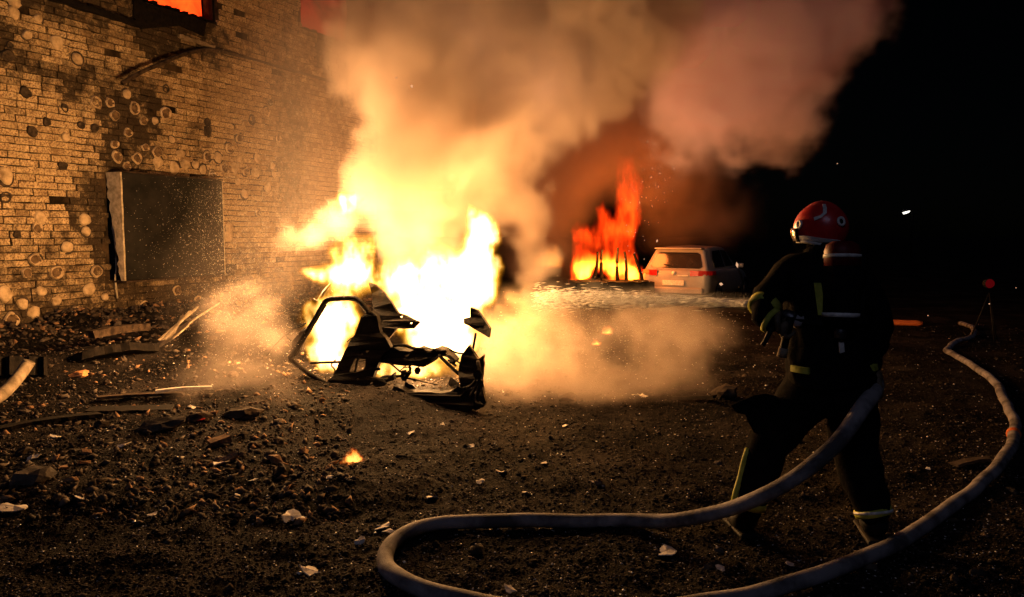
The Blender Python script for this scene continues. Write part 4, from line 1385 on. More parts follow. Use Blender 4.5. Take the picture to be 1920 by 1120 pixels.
def board(name, label, cat, p0, p1, w, t, mat, bend=0.0, lift=.02, tilt=0.0, n=8):
    """plank from p0 to p1 (world points), slightly bent and split at the ends"""
    p0, p1 = Vector(p0), Vector(p1)
    ax_ = (p1 - p0).normalized()
    sd_ = ax_.cross(Vector((0, 0, 1))).normalized()
    up = sd_.cross(ax_)
    sd_, up = sd_ * math.cos(tilt) + up * math.sin(tilt), up * math.cos(tilt) - sd_ * math.sin(tilt)
    V, Fc = [], []
    for i in range(n + 1):
        u = i / n
        c = p0.lerp(p1, u) + Vector((0, 0, lift + bend * math.sin(u * math.pi)))
        ww_ = w * (1 + random.uniform(-.22, .22))
        for a_, b_ in ((-1, -1), (1, -1), (1, 1), (-1, 1)):
            V.append(c + sd_ * a_ * ww_ / 2 + up * b_ * t / 2 + ax_ * (random.uniform(-.03, .03) if i in (0, n) else 0) - p0)
    for i in range(n):
        for j in range(4):
            a_, b_ = 4 * i + j, 4 * i + (j + 1) % 4
            Fc.append((a_, b_, b_ + 4, a_ + 4))
    Fc += [(0, 1, 2, 3)[::-1], tuple(4 * n + j for j in range(4))]
    o = obj(name, mesh_from(name, V, Fc), mat)
    o.location = p0
    tag(o, label, cat)
    return o
og = on_ground
up_ = lambda v, h: v + Vector((0, 0, h))
board('concrete_slab', 'long dark slab lying before the wall at the left edge', 'slab', og(-40, 704), og(88, 699), .45, .20, M['char'], .02, .05, .25, 14)
board('concrete_slab', 'dark broken slab in the heap below the window', 'slab', og(140, 680), og(285, 664), .35, .10, M['char'], .05, .05, .3, 14)
board('roof_beam', 'charred beam lying across the heap below the window', 'beam', up_(og(172, 655), .14), up_(og(277, 640), .16), .12, .10, M['wood'], .02, .05)
board('roof_sheet', 'pale ribbed sheet leaning out of the heap towards the steam', 'sheet', up_(og(300, 662), .06), up_(og(385, 640), .40), .55, .02, M['palewood'], .03, .03, .5)
for k in range(3):
    board('lath', 'thin pale lath propped on the ribbed sheet, %s' % ('the longest', 'the middle one', 'the shortest')[k], 'lath', up_(og(298 + 10 * k, 658), .10), up_(og(372 + 4 * k - 18 * k, 636), .42 - .06 * k), .035, .02, M['palewood'], .0, .04)
board('post_stump', 'black post sticking up behind the ribbed sheet', 'post', up_(og(372, 640), .15), up_(og(384, 640), .60), .07, .06, M['char'], 0, 0)
board('plank', 'long dark plank lying flat across the left foreground', 'plank', og(-20, 812), og(190, 780), .11, .03, M['char'], .02, .015, 0, 16)
board('plank', 'broken pale edged plank lying in the middle of the left yard', 'plank', og(180, 752), og(345, 744), .08, .025, M['wood'], .01, .03, 0, 14)
board('plank', 'thin white splinter of board lying in the left steam', 'plank', og(290, 748), og(395, 740), .05, .03, M['paper'], .01, .07)
board('plank', 'wide charred board in shadow behind the splinter', 'plank', og(170, 772), og(320, 768), .22, .03, M['char'], .0, .01, 0, 12)
board('plank', 'thin dark rod lying right of the steam toward the firefighter', 'rod', og(1262, 752), og(1342, 750), .04, .03, M['char'], .0, .03)
board('plank', 'long pale strip lying on the ground right of the firefighter', 'strip', og(1790, 877), og(1855, 866), .06, .02, M['rubble'], .01, .02)
c0 = [og(-25, 768), up_(og(8, 756), .05), up_(og(32, 744), .12), up_(og(52, 735), .22), up_(og(58, 733), .26)]
o = obj('bent_pipe', tube_mesh('bent_pipe', [v - c0[0] for v in spline([up_(v, .05) for v in c0], 5)], .06, 12), M['palewood']); o.location = c0[0]
tag(o, 'pale bent pipe sticking into the left edge of the yard', 'pipe')

# pale scraps
def scrap_mesh(k):
    rnd = random.Random(700 + k)
    n = 9
    bm = bmesh.new()
    ring_ = []
    for i in range(n):
        an = 2 * math.pi * i / n
        r = rnd.uniform(.55, 1.1)
        ring_.append((r * math.cos(an) * 1.3, r * math.sin(an)))
    zf = lambda x, y: .45 * noise.noise(Vector((x * 1.1, y * 1.1, k * 2.7))) + .18 * abs(x * math.cos(k) + y * math.sin(k))
    A = [bm.verts.new((x, y, zf(x, y) + .05)) for x, y in ring_]; B = [bm.verts.new((x, y, zf(x, y) - .05)) for x, y in ring_]
    ca, cb_ = bm.verts.new((0, 0, zf(0, 0) + .25)), bm.verts.new((0, 0, zf(0, 0) + .15))
    for i in range(n):
        j = (i + 1) % n
        bm.faces.new((A[i], A[j], ca)); bm.faces.new((B[j], B[i], cb_)); bm.faces.new((A[i], B[i], B[j], A[j]))
    return bm_mesh('paper_scrap', bm)
SCR = [scrap_mesh(k) for k in range(8)]
for me in SCR: me.materials.append(M['paper'])
scr = [(235, 838, .09), (475, 902, .05), (545, 972, .085), (562, 976, .06), (718, 990, .07), (730, 998, .05), (675, 1018, .05), (582, 1075, .08), (1250, 1042, .09), (1352, 1068, .04), (940, 888, .06), (830, 798, .04), (885, 838, .04), (62, 858, .07), (25, 962, .11), (955, 1108, .05), (105, 822, .07), (410, 875, .10), (335, 860, .06), (285, 968, .05), (1205, 742, .07), (770, 812, .05), (900, 905, .05), (1020, 870, .04), (1110, 905, .035), (620, 895, .04), (150, 935, .05), (445, 930, .035), (1480, 1060, .04), (360, 765, .06), (1190, 742, .05), (985, 925, .035), (1060, 800, .05), (1130, 840, .03), (810, 935, .05), (1740, 880, .03), (1650, 900, .03)]
for i, (px, py, s) in enumerate(scr):
    q = og(px, py)
    place('paper_scrap', SCR[i % 8], q, s * .62, 'small pale crumpled scrap lying on the dark ground', 'scrap', 'pale scraps strewn over the yard', .35, .35)
q = og(378, 792)
o = place('paper_scrap', SCR[3], q, .04, 'tiny red scrap lying beside the low black lump', 'scrap', None, .3, .1)
o.data = o.data.copy(); o.data.materials[0] = M['red']

# every loose piece gets a label of its own: its rank of nearness to a landmark in the picture
MARKS = [('the drooping torn conduit', 300, 118), ('the pale bent pipe', 45, 735), ('the leaning ribbed sheet', 345, 640), ('the tilted concrete block', 410, 835), ('the small ground flame', 664, 862), ('the bare door frame', 600, 700), ('the torn front wing', 900, 765), ('the left bend of the hose', 722, 1052), ('the leading boot', 1392, 990), ('the trailing boot', 1640, 1000), ('the tangled lump by the knee', 1360, 745), ('the hose coupling', 1904, 812), ('the window jamb', 215, 590), ('the lower left picture corner', 0, 1120), ('the orange brick lump', 152, 708)]
ORD = ['', 'second ', 'third ', 'fourth ', 'fifth ', 'sixth ', 'seventh ', 'eighth ', 'ninth ', 'tenth ', 'eleventh ', 'twelfth ', 'thirteenth ', 'fourteenth ', 'fifteenth ', 'sixteenth ']
def pix(v):
    d = Vector(v) - Vector((0, 0, CAMH))
    vy = (d.z * math.cos(TH) + d.y * math.sin(TH)) / (d.y * math.cos(TH) - d.z * math.sin(TH))
    return CX + F * d.x / (d.y * math.cos(TH) - d.z * math.sin(TH)), CY - F * vy
for grp, txt in (('rubble chunks in the left of the yard', 'dusty rubble chunk, %snearest to %s'), ('brick pieces in the left of the yard', 'broken brick piece, %snearest to %s'), ('small chunks on the right of the yard', 'small dark chunk right of the wreck, %snearest to %s'), ('pale scraps strewn over the yard', 'pale crumpled scrap, %snearest to %s')):
    os_ = [o for o in COL.objects if o.get('group') == grp]
    pp = [pix(o.location) for o in os_]
    for o, (x, y) in zip(os_, pp):
        best = min(((sum(1 for (a1, b1) in pp if math.hypot(a1 - mx_, b1 - my_) < math.hypot(x - mx_, y - my_)), math.hypot(x - mx_, y - my_), nm) for nm, mx_, my_ in MARKS))
        o['label'] = txt % (ORD[min(best[0], 15)], best[2])

# gravel, glass chips and clods too many to count
M['chipdark'] = mat_noise('chip_dark', (.006, .005, .0045), (.026, .021, .018), 12, .9, 0, 0, spec=.05)
M['chiptan'] = mat_noise('chip_tan', (.035, .028, .023), (.11, .088, .072), 12, .9, 0, 0, spec=.05)
M['chipglass'] = mat_noise('chip_glass', (.5, .48, .46), (.75, .73, .70), 30, .25, 0, 0, spec=.8)
g_rng = np.random.default_rng(3)
N = 80000
px = g_rng.uniform(-150, 2070, N)
pyv = 600 + 560 * g_rng.random(N) ** .85
dirx = (px - CX) / F; v_ = -(pyv - CY) / F
dy_ = v_ * math.sin(TH) + math.cos(TH); dz_ = v_ * math.cos(TH) - math.sin(TH)
t_ = -CAMH / dz_
X, Y = dirx * t_, dy_ * t_
dist = (X - W0.x) * WN.x + (Y - W0.y) * WN.y
keep = (dist > .1) & (Y < 15)
X, Y = X[keep], Y[keep]; N = len(X)
size = (.0026 + .0070 * g_rng.random(N) ** 3) * (.75 + Y / 9)
size *= np.where(g_rng.random(N) < .02, 2.0, 1.0)
# heap of shattered masonry along the wall, far too many pieces to count
hN = 2600
hs, ho = g_rng.uniform(-.8, 9.0, hN), np.abs(g_rng.normal(.15, .75, hN)) + .03
hX, hY = W0.x + WD.x * hs + WN.x * ho, W0.y + WD.y * hs + WN.y * ho
yN = 3200
ypx, ypy = g_rng.uniform(-60, 660, yN), 650 + 330 * g_rng.random(yN) ** 1.3
yq = [G(float(a_), float(b_)) for a_, b_ in zip(ypx, ypy)]
hX = np.concatenate([hX, [v.x for v in yq]]); hY = np.concatenate([hY, [v.y for v in yq]])
kindm = g_rng.choice([0, 1, 2], N, p=[.70, .22, .08])
size = np.where(kindm == 2, size * .62, size)
Z = ground_h(X, Y) + size * .25
octv = np.array([[1, 0, 0], [-1, 0, 0], [0, 1, 0], [0, -1, 0], [0, 0, 1], [0, 0, -1]], float)
octf = np.array([[0, 2, 4], [2, 1, 4], [1, 3, 4], [3, 0, 4], [2, 0, 5], [1, 2, 5], [3, 1, 5], [0, 3, 5]])
sh_ = octv[None] * g_rng.uniform(.55, 1.45, (N, 6, 1)) * np.array([1.3, 1.0, .6]) + g_rng.normal(0, .15, (N, 6, 3))
ang = g_rng.uniform(0, 6.28, N); ca, sa = np.cos(ang)[:, None], np.sin(ang)[:, None]
xr = sh_[..., 0] * ca - sh_[..., 1] * sa; yr = sh_[..., 0] * sa + sh_[..., 1] * ca
co = np.stack([X[:, None] + xr * size[:, None], Y[:, None] + yr * size[:, None], Z[:, None] + sh_[..., 2] * size[:, None]], -1).reshape(-1, 3)
fc = (octf[None] + (np.arange(N) * 6)[:, None, None]).reshape(-1, 3)
def tri_mesh(name, co, fc, matidx=None):
    me = bpy.data.meshes.new(name)
    me.vertices.add(len(co)); me.vertices.foreach_set('co', co.astype(np.float32).ravel())
    me.loops.add(fc.size); me.loops.foreach_set('vertex_index', fc.astype(np.int32).ravel())
    me.polygons.add(len(fc)); me.polygons.foreach_set('loop_start', np.arange(0, fc.size, 3, dtype=np.int32))
    if matidx is not None: me.polygons.foreach_set('material_index', matidx.astype(np.int32))
    me.update(calc_edges=True)
    return me
hz_ = .012 + .05 * g_rng.random(hN) ** 2.2
hz_ = np.concatenate([hz_, .007 + .028 * g_rng.random(yN) ** 2.5]); hN += yN
hsh = octv[None] * g_rng.uniform(.5, 1.4, (hN, 6, 1)) * np.array([1.6, .9, .7])
ha = g_rng.uniform(0, 6.28, hN); hb = g_rng.normal(0, .5, hN)
hx = hsh[..., 0] * np.cos(hb)[:, None] - hsh[..., 2] * np.sin(hb)[:, None]; hzz = hsh[..., 0] * np.sin(hb)[:, None] + hsh[..., 2] * np.cos(hb)[:, None]
hxr = hx * np.cos(ha)[:, None] - hsh[..., 1] * np.sin(ha)[:, None]; hyr = hx * np.sin(ha)[:, None] + hsh[..., 1] * np.cos(ha)[:, None]
hco = np.stack([hX[:, None] + hxr * hz_[:, None], hY[:, None] + hyr * hz_[:, None], (ground_h(hX, hY) + hz_ * .3)[:, None] + hzz * hz_[:, None]], -1).reshape(-1, 3)
hme = tri_mesh('rubble_heap', hco, (octf[None] + (np.arange(hN) * 6)[:, None, None]).reshape(-1, 3))
for k in ('rubble', 'chiptan', 'loosebrick', 'concrete'): hme.materials.append(M[k])
hme.polygons.foreach_set('material_index', np.repeat(g_rng.choice([0, 1, 2, 3], hN, p=[.58, .10, .17, .15]), 8).astype(np.int32))
tag(obj('rubble_heap', hme), 'heap of shattered masonry along the foot of the brick wall', 'rubble', kind='stuff')
me = tri_mesh('gravel', co, fc)
for k in ('chipdark', 'chiptan', 'chipglass'): me.materials.append(M[k])
me.polygons.foreach_set('material_index', np.repeat(kindm, 8).astype(np.int32))
tag(obj('gravel', me), 'dark gravel and glittering glass chips strewn over the yard', 'gravel', kind='stuff')

# ------------------------------------------------------------------ fire and smoke
FIRE_COL = (1.0, .50, .175)
DEEP, MILD = (1.0, .40, .075), (1.0, .50, .24)
rng = np.random.default_rng(5)

def blob_field(g, blobs, wx, wy, wz, power=1.0):
    """smooth union of soft ellipsoids (px, py, Y, rx, rz, weight) evaluated at warped places"""
    f = np.zeros(tuple(g.n), np.float32)
    for (px, py, Y, rx, rz, w) in blobs:
        c = P(px, py, Y)
        q = ((g.X + wx - c.x) / rx) ** 2 + ((g.Y + wy - c.y) / rx) ** 2 + ((g.Z + wz - c.z) / rz) ** 2
        f += w * np.exp(-q * 1.15)
    return f

# --- the main flames
g = Grid((-2.75, 6.9, -.05), (.75, 9.5, 3.1), .030)
wx = .16 * g.fbm(.5, 3, rng) ; wy = .16 * g.fbm(.5, 3, rng); wz = .20 * g.fbm(.55, 3, rng)
fl = [(655, 390, 8.3, .17, .19, 1.0), (640, 470, 8.4, .22, .14, .42), (590, 512, 8.4, .16, .10, .7), (660, 515, 8.5, .26, .2, 1.0),
      (628, 600, 8.6, .30, .30, 1.2), (618, 665, 8.5, .22, .22, .8), (900, 430, 8.4, .16, .22, .9), (905, 490, 8.4, .22, .34, 1.2), (893, 545, 8.3, .25, .22, 1.1),
      (840, 595, 8.2, .34, .17, 1.15), (800, 640, 8.1, .20, .16, .9), (850, 640, 7.9, .26, .18, 1.0), (800, 535, 8.3, .40, .30, .62), (740, 540, 8.3, .3, .24, .55), (700, 470, 8.4, .26, .16, .36), (760, 600, 8.3, .3, .2, .6), (830, 490, 8.3, .3, .2, .42),
      (790, 690, 8.1, .30, .17, .55), (720, 705, 8.1, .25, .10, .45), (870, 690, 7.9, .18, .2, .5), (925, 630, 8.2, .18, .2, .4), (880, 395, 8.5, .08, .16, .5), (935, 510, 8.1, .13, .15, .6), (835, 400, 8.9, .35, .3, .18), (760, 440, 8.8, .25, .2, .25)]
d = blob_field(g, fl, wx, wy, wz)
n1 = g.fbm((.15, .15, .30), 4, rng, .65)
n1 = 1 - 2.2 * np.abs(n1)
d = smooth01(d + .62 * (n1 - .35) * smooth01(d, .05, .45), .22, 1.10)
d *= smooth01(g.Z, -.02, .06)
for ax_ in (g.X, g.Y, g.Z): pass
M['flame'] = flame_mat('flame', FIRE_COL, 34, 0, [(0.0, (1, .26, .010)), (.28, (1, .38, .015)), (.6, (1, .50, .10)), (1, (1, .60, .28))], 2.0)
fire = g.build('car_fire', d, M['flame'])
tag(fire, 'roaring white and yellow flames engulfing the car wreck', 'fire', kind='stuff')
for px, py, Y, w, r, *c_ in [(585, 425, 8.85, 430, .14), (550, 500, 9.0, 880, .12), (622, 600, 8.8, 80, .2, DEEP), (915, 465, 8.2, 150, .18, DEEP), (845, 600, 8.3, 90, .2, DEEP), (850, 310, 9.3, 60, .7, DEEP), (1010, 170, 9.7, 150, .9, MILD), (880, 80, 9.9, 150, .9, MILD), (790, 690, 7.9, 110, .12), (940, 400, 7.7, 440, .14), (960, 560, 7.7, 120, .14, DEEP)]:  # lamps high in the plume are added without flame, to brighten its smoke
    fire_and_fill_lamp(fire, P(px, py, Y), w, c_[0] if c_ else FIRE_COL, r)

# --- smoke of the car fire, steam on the ground and the mist of the spray
g = Grid((-4.9, 5.9, -.05), (6.6, 12.6, 6.3), .055)
w1 = [g.fbm(1.1, 5, rng, .58) for _ in range(3)]
A_ = .62
w2 = [g.fbm(.34, 3, rng, .6) for _ in range(3)]
wx, wy, wz = [A_ * w1[k] + .13 * w2[k] for k in range(3)]
plume = [(800, 425, 8.9, .48, .42, 1.0), (845, 345, 9.0, .62, .55, 1.0), (790, 270, 9.1, .62, .6, 1.0), (900, 260, 9.1, .7, .6, 1.0), (820, 170, 9.2, .8, .7, 1.0), (960, 200, 9.3, .75, .6, 1.0), (1060, 150, 9.3, .75, .6, 1.0), (1150, 140, 9.4, .62, .5, 1.0),
         (1000, 40, 9.6, 1.0, .8, 1.0), (830, 30, 9.6, .9, .8, 1.0), (1180, 40, 9.8, .9, .7, .9), (900, -80, 9.8, 1.2, .8, 1.0), (1150, -90, 10, 1.2, .8, 1.0), 
         (690, 150, 9.8, .5, .6, .55), (725, 40, 9.8, .55, .6, .75),
         (690, 375, 8.6, .38, .32, .9), (610, 430, 8.3, .36, .28, 1.0), (548, 458, 8.2, .24, .17, .85), (575, 410, 8.4, .26, .22, .6), (765, 474, 7.95, .19, .11, .95), (715, 490, 8.0, .12, .10, .8), (740, 330, 8.8, .4, .35, .9),
         (985, 430, 9.4, .34, .36, 1.0), (1005, 500, 9.3, .30, .26, 1.0), (960, 360, 9.3, .3, .3, .7)]
f = blob_field(g, plume, wx, wy, wz)
det = g.fbm(.42, 5, rng, .68)
det = 1 - 2 * np.abs(det)                       # billows
d = smooth01(f + .36 * (det - .5), .46, .70) * (.35 + .65 * smooth01(f, .4, 1.7)) * np.clip(.72 + .75 * (det - .15), .25, 1.5)
steam = [(960, 680, 7.5, .45, .32, .9), (1040, 690, 7.3, .42, .3, .85), (1110, 715, 7.1, .36, .22, .7), (1190, 715, 7.0, .32, .2, .6), (1255, 690, 7.2, .32, .26, .7), (1300, 650, 7.6, .4, .3, .5), (1230, 620, 8.0, .5, .35, .5), (1000, 610, 7.9, .4, .3, .7), (1285, 725, 6.8, .16, .16, .4), (1080, 640, 8.2, .4, .3, .45), (1180, 650, 8.4, .4, .3, .3), (960, 745, 6.9, .3, .12, .5), (930, 600, 7.8, .26, .3, .4),
         (470, 640, 8.0, .40, .28, .75), (430, 700, 7.6, .36, .22, .7), (510, 705, 7.3, .3, .16, .7), (455, 590, 8.6, .42, .32, .55), (530, 745, 7.0, .24, .1, .5), (380, 735, 7.0, .3, .14, .4), (530, 650, 8.5, .3, .25, .4), (560, 785, 6.5, .35, .06, .35), (330, 640, 8.8, .4, .25, .22)]
fs = blob_field(g, steam, .55 * wx, .55 * wy, .55 * wz)
ds = smooth01(fs + .50 * (det - .5), .16, .85) * smooth01(fs, .06, .30) * .34 * np.clip(.7 + .7 * (det - .15), .2, 1.5)
ds = np.where(g.X < -1.2, ds * .42, ds)
mist = [(600, 300, 11.3, .9, 1.7, 1.5), (560, 160, 11.8, .8, 1.2, .9), (650, 260, 11.4, .8, 1.6, 1.3), (690, 120, 11.6, .9, 1.3, 1.3), (640, 420, 11.2, .7, 1.0, .6), (600, 280, 10.0, 1.0, 1.1, .4), (500, 430, 9.8, .9, .9, .22), (640, 180, 10.2, 1.0, .9, .6), (680, 80, 10.5, 1.2, .9, .9), (420, 560, 9.2, .8, .6, .25), (1150, 640, 7.6, .8, .4, .4)]
fm = blob_field(g, mist, .5 * wx, .5 * wy, .5 * wz)
dm = np.clip(fm, 0, 1.2) * .046 * (.7 + .3 * det)
d = d + ds + dm
edge = smooth01(g.X, -4.9, -4.4) * (1 - smooth01(g.X, 6.1, 6.6)) * smooth01(g.Y, 5.9, 6.3) * (1 - smooth01(g.Y, 12.1, 12.6)) * (1 - smooth01(g.Z, 5.9, 6.3)) * smooth01(g.Z, -.03, .05)
d = np.where(d > .0035, d, 0) * edge
M['smoke'] = smoke_mat('smoke', (.68, .575, .51), 2.9, .1)
smoke = g.build('smoke_plume', d, M['smoke'])
tag(smoke, 'thick orange lit smoke billowing up from the burning wreck', 'smoke', kind='stuff')

# --- cooler smoke drifting off to the right
g = Grid((.6, 8.4, 2.0), (6.9, 13.2, 7.2), .06)
w1 = [g.fbm(1.1, 5, rng, .58) for _ in range(3)]
wx, wy, wz = [.6 * k for k in w1]
drift = [(1400, -110, 10.6, 1.2, .8, .9), (1620, -130, 10.8, 1.0, .8, .8), (1240, -60, 10.6, 1.1, .8, .8),
         (1310, 90, 10.6, .85, .8, .9), (1420, 50, 10.8, .95, .8, .9), (1500, 90, 10.9, .75, .75, .85), (1570, 20, 11.0, .62, .75, .75), (1390, 190, 10.6, .75, .6, .85), (1480, 235, 10.7, .42, .36, .75), (1300, 220, 10.5, .62, .5, .65), (1250, 300, 10.8, .5, .5, .4), (1370, 300, 10.8, .45, .3, .35)]
f = blob_field(g, drift, wx, wy, wz)
det = 1 - 2 * np.abs(g.fbm(.5, 4, rng, .6))
d = smooth01(f + .42 * (det - .5), .36, .80) * (.35 + .65 * smooth01(f, .4, 1.7))
d *= smooth01(g.X, .6, 1.2) * (1 - smooth01(g.X, 6.4, 6.9)) * smooth01(g.Y, 8.4, 8.9) * (1 - smooth01(g.Y, 12.7, 13.2)) * (1 - smooth01(g.Z, 6.7, 7.2)) * smooth01(g.Z, 2.0, 2.3)
M['drift'] = smoke_mat('drifting_smoke', (.96, .76, .86), 3.4, .0)
tag(g.build('drifting_smoke', d, M['drift']), 'mauve smoke drifting to the right over the yard', 'smoke', kind='stuff')

# --- the far fire beside the white car
YF = 18.6
c0 = P(1140, 470, YF)
g = Grid((c0.x - 1.5, YF - .7, .1), (c0.x + 1.5, YF + 1.1, 4.2), .035)
fl2 = [(1088, 505, YF + .2, .28, .34, 1.0), (1085, 455, YF + .2, .24, .36, .85), (1125, 400, YF + .2, .24, .4, .6), (1185, 320, YF + .2, .16, .4, .7), (1100, 505, YF + .2, .28, .3, 1.0), (1140, 500, YF + .2, .35, .35, 1.2), (1180, 500, YF + .2, .3, .35, 1.1), (1110, 450, YF + .2, .26, .35, .7), (1150, 440, YF + .2, .35, .5, .9), (1185, 430, YF + .2, .28, .6, .95), (1172, 370, YF + .2, .22, .5, .85), (1195, 380, YF + .2, .2, .4, .7), (1165, 310, YF + .2, .13, .35, .6), (1200, 340, YF + .2, .12, .25, .45), (1090, 420, YF + .2, .16, .25, .4), (1130, 280, YF + .2, .08, .2, .2)]
u = g.fbm((.28, .4, .8), 4, rng, .6); u2 = g.fbm((.28, .4, .8), 4, rng, .6)
d = blob_field(g, fl2, .34 * u, .2 * u2, .5 * g.fbm(.6, 3, rng))
tong = 1 - np.abs(g.fbm((.22, .35, .7), 4, rng, .62)) * 2.6
d = smooth01(d * (.66 + .55 * np.clip(tong, 0, 1)), .25, 1.1)
low = 1 - smooth01(g.Z, .55, 1.25)
d = d * (.22 + .78 * low)
M['farflame'] = flame_mat('far_flame', (1, .15, .012), 30, .2, [(0.0, (1, .035, .002)), (.14, (1, .05, .003)), (.5, (1, .17, .01)), (1, (1, .42, .03))])
ffire = g.build('far_fire', d, M['farflame'])
tag(ffire, 'tall red flames rising from the charred vehicle left of the white car', 'fire', kind='stuff')
fire_and_fill_lamp(ffire, P(1150, 470, YF - .5), 330, (1, .24, .03), .3)
fire_and_fill_lamp(ffire, P(1175, 390, YF - .2), 110, (1, .2, .03), .25)

g = Grid((-2.5, 13.0, -.3), (6.5, 21.5, 8.6), .11)
w1 = [.7 * g.fbm(1.6, 4, rng, .58) for _ in range(3)]
fs = [(1000, 380, 16.5, 1.1, 1.1, 1), (1080, 300, 17, 1.3, 1.1, 1), (1010, 470, 15.5, .7, .6, .9), (1150, 230, 17.5, 1.3, 1.2, .8), (1230, 260, 17.5, 1.2, 1.3, .55), (1260, 380, 18.5, 1.0, .9, .38), (1330, 330, 18, 1.2, 1.0, .33), (985, 510, 15.2, .45, .4, .9), (1200, 150, 18, 1.5, 1.2, .7), (1420, 400, 19.5, 1.4, 1.0, .3), (1240, 430, 20.3, .8, .7, .6), (1330, 420, 20.5, 1.0, .8, .5), (1050, 515, 16, .35, .3, .7)]
f = blob_field(g, fs, *w1)
d = smooth01(f + .2 * g.fbm(.6, 3, rng), .15, 1.1) * .5
d *= smooth01(g.X, -2.5, -2.0) * (1 - smooth01(g.X, 6, 6.5)) * smooth01(g.Y, 13, 13.6) * (1 - smooth01(g.Y, 20.9, 21.5)) * (1 - smooth01(g.Z, 8, 8.6))
M['darksmoke'] = smoke_mat('dark_smoke', (.60, .46, .40), 1.6, .1)
tag(g.build('dark_smoke', d, M['darksmoke']), 'dim brown smoke hanging around the far fire', 'smoke', kind='stuff')

# ------------------------------------------------------------------ small fires on the ground
def small_fire(px, py, Y, r, label, strength=9):
    if Y is None:
        q = on_ground(px, py); c = q + Vector((0, 0, .02))
    else: c = P(px, py, Y)
    g = Grid((c.x - r * 1.6, c.y - r * 1.6, c.z - r * .5), (c.x + r * 1.6, c.y + r * 1.6, c.z + r * 2.2), r / 11)
    w_ = [g.fbm((r * .7, r * .7, r * 1.2), 3, rng) * r * .75 for _ in range(3)]
    hgt = np.clip((g.Z + w_[2] - c.z) / (r * 1.25), 0, 1)
    rad2 = ((g.X + w_[0] - c.x) ** 2 + (g.Y + w_[1] - c.y) ** 2) / (r * (1.0 - .75 * hgt)) ** 2
    d = smooth01(1 - rad2 - hgt * .6 + .5 * g.fbm((r * .35, r * .35, r * .8), 3, rng), .1, .9) * (1 - hgt) * smooth01(g.Z, c.z - r * .5, c.z - r * .2)
    m = flame_mat('small_flame', (1, .25, .02), strength / r, 0, [(0.0, (1, .07, .004)), (.3, (1, .22, .02)), (1, (1, .5, .10))])
    o = g.build('ground_flame', d, m)
    tag(o, label, 'fire', kind='stuff')
    fire_and_fill_lamp(o, c + Vector((0, 0, r * .8)), 30 * r * r * strength / 2, (1, .42, .1), r * .4)
small_fire(664, 868, None, .07, 'small flame burning on the ground in front of the wreck', 3.2)
small_fire(1138, 622, 7.9, .07, 'upper of two orange flames in the steam right of the wreck', 1.5)
small_fire(1117, 644, 7.8, .05, 'lower of two orange flames in the steam right of the wreck', 1.5)
small_fire(1030, 490, 13.2, .28, 'dull orange flame in the haze between the two fires', .7)

# ------------------------------------------------------------------ water jet
a_, b_ = nt_, P(955, 552, 7.7)
b_jet = b_.copy()
L = (b_ - a_).length
g = Grid((-.62, -.62, 0), (.62, .62, L), .03)
t = g.Z / L
sag = -.06 * np.sin(t * math.pi) * 0
r0 = .018 + .155 * t
R2 = np.sqrt(g.X ** 2 + (g.Y) ** 2)
st_ = g.fbm((.07, .07, .7), 3, rng, .6)
st2 = g.fbm((.2, .2, .5), 3, rng, .6)
core = np.exp(-(R2 / (r0 * (1 + .35 * st2))) ** 2 * 1.6)
d = core * np.clip(.45 + 1.3 * st_, 0.05, 2.5) * (.048 / (r0 + .03)) ** 1.9 * smooth01(t, 0, .01) * (1 - smooth01(t, .45, .98))
d = np.where(d > .004, d, 0)
M['jet'] = smoke_mat('water_jet', (.98, .95, .90), 20, .0)
jet = g.build('water_jet', d, M['jet'])
jet.matrix_world = axis_matrix(a_, b_)
tag(jet, 'white jet of water from the nozzle to the burning wreck', 'water', kind='stuff')

# ------------------------------------------------------------------ droplets and sparks
def drops(name, C, S, stretch, mat, label, cat):
    N = len(C)
    r_ = np.random.default_rng(9)
    ax_ = stretch / np.linalg.norm(stretch, axis=1, keepdims=True)
    tmp = np.cross(ax_, [0.3, .2, 1.0]); tmp /= np.linalg.norm(tmp, axis=1, keepdims=True)
    t2 = np.cross(ax_, tmp)
    el = np.linalg.norm(stretch, axis=1)[:, None]
    V = np.stack([ax_ * el, -ax_ * el, tmp, -tmp, t2, -t2], 1) * S[:, None, None] + C[:, None, :]
    f_ = (octf[None] + (np.arange(N) * 6)[:, None, None]).reshape(-1, 3)
    o = obj(name, tri_mesh(name, V.reshape(-1, 3), f_), mat)
    tag(o, label, cat, kind='stuff')
    return o
dr = np.random.default_rng(17)
C = []
def scatter(n, cx, cy_, sx, sy, y0, y1):
    px = dr.normal(cx, sx, n); py = dr.normal(cy_, sy, n); Y = dr.uniform(y0, y1, n)
    for a1, b1, c1 in zip(px, py, Y):
        v = P(a1, b1, c1)
        if v.z > gz(v.x, v.y) + .02 and (v - W0).dot(WN) > .25: C.append(tuple(v))
scatter(8000, 490, 400, 80, 100, 7.6, 10.6)
scatter(2500, 580, 250, 60, 80, 8.6, 10.4)
scatter(2200, 440, 470, 90, 70, 8.0, 9.6)
scatter(1600, 470, 600, 70, 50, 7.2, 8.6)
C = np.array(C)
S = .0014 + .0019 * dr.random(len(C)) ** 2.5
stv = np.stack([dr.normal(-.5, .5, len(C)), dr.normal(0, .3, len(C)), dr.normal(-.5, .5, len(C))], -1) * 1.3
stv += np.sign(stv) * .3
a = NT('water_drop')
a.b.inputs['Base Color'].default_value = (.6, .57, .52, 1)
a.b.inputs['Roughness'].default_value = .3
a.b.inputs['Subsurface Weight'].default_value = 0
tr = a.n('ShaderNodeBsdfTranslucent'); tr.inputs['Color'].default_value = (.4, .37, .32, 1)
mx = a.n('ShaderNodeMixShader'); mx.inputs[0].default_value = .5
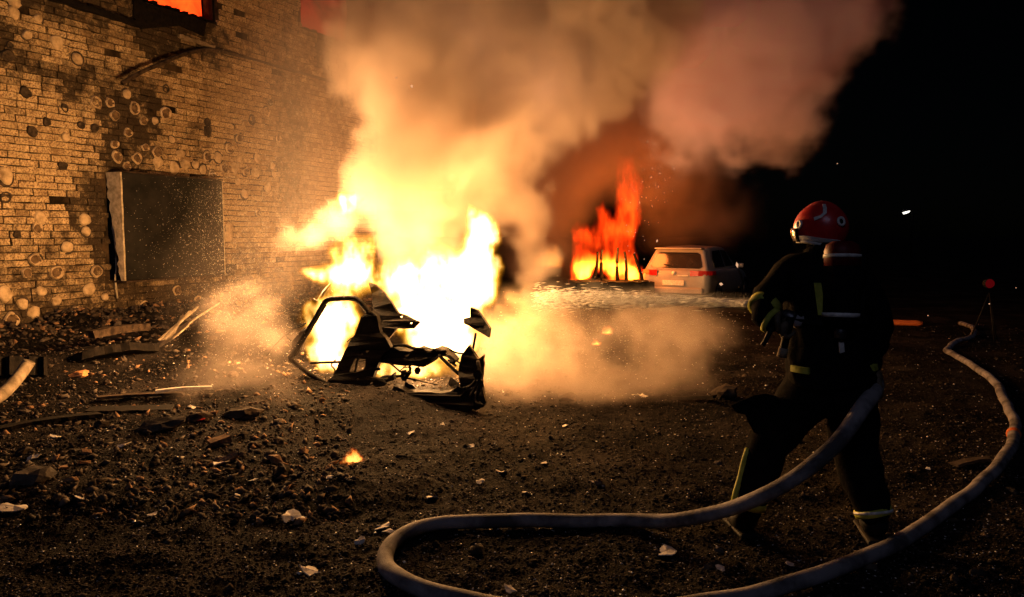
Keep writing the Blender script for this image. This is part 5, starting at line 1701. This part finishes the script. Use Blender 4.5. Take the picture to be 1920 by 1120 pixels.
a.l(a.b.outputs[0], mx.inputs[1]); a.l(tr.outputs[0], mx.inputs[2]); a.l(mx.outputs[0], a.out.inputs['Surface'])
M['drop'] = a.m
drops('water_droplets', C, S, stv, M['drop'], 'fine drifting water droplets between the fire and the brick wall', 'spray')
C = []
scatter(1200, 1180, 600, 110, 30, 5.2, 7.4)
scatter(400, 1080, 640, 90, 45, 6.6, 7.6)
C = np.array(C)
S = .0013 + .0020 * dr.random(len(C)) ** 2
stv = np.stack([dr.normal(-2.0, .6, len(C)), dr.normal(1.2, .3, len(C)), dr.normal(-.5, .4, len(C))], -1)
drops('jet_droplets', C, S, stv, M['drop'], 'streaking droplets falling below the water jet', 'spray')
# threads of water that make up the jet
a = NT('jet_water')
a.b.inputs['Base Color'].default_value = (.94, .93, .91, 1)
a.b.inputs['Roughness'].default_value = .4
tr = a.n('ShaderNodeBsdfTranslucent'); tr.inputs['Color'].default_value = (.94, .93, .91, 1)
mx = a.n('ShaderNodeMixShader'); mx.inputs[0].default_value = .5
a.l(a.b.outputs[0], mx.inputs[1]); a.l(tr.outputs[0], mx.inputs[2]); a.l(mx.outputs[0], a.out.inputs['Surface'])
jd = (b_jet - nt_).normalized()
C, D, S = [], [], []
for _ in range(3600):
    tt = .01 + .78 * dr.random() ** 1.6
    sp_ = .010 + .105 * tt
    off = Vector((dr.normal(0, .55), dr.normal(0, .55), dr.normal(-.12, .55))) * sp_
    C.append(tuple(nt_.lerp(b_jet, tt) + off))
    dd = jd + off * .22 + Vector((0, 0, -.05 * tt))
    S.append(.0011 + .0005 * tt + .0010 * dr.random())
    D.append(tuple(dd.normalized() * (14 + 34 * dr.random())))
drops('water_threads', np.array(C), np.array(S), np.array(D), a.m, 'bright threads of water streaming from the nozzle', 'water')
C = []
scatter(70, 1215, 330, 25, 55, 15, 18.5)
scatter(25, 1190, 420, 20, 60, 16, 18.3)
for px, py, Y in [(743, 146, 7.8), (772, 162, 7.8), (657, 331, 7.6), (1382, 497, 5.5), (1352, 533, 5.2), (1437, 268, 9), (1570, 307, 12), (1232, 452, 9), (1740, 592, 11), (1905, 540, 11), (1855, 570, 10)]: C.append(tuple(P(px, py, Y)))
C = np.array(C)
S = np.where(C[:, 1] > 12.5, .008, .009) * dr.uniform(.7, 1.5, len(C))
stv = np.stack([dr.normal(0, .8, len(C)), dr.normal(0, .3, len(C)), dr.normal(.4, 1.0, len(C))], -1) + .5
M['spark'] = emission_mat('spark', (1, .55, .3), .8)
drops('flying_sparks', C, S, stv, M['spark'], 'scattered glowing sparks flying off the fires', 'sparks')
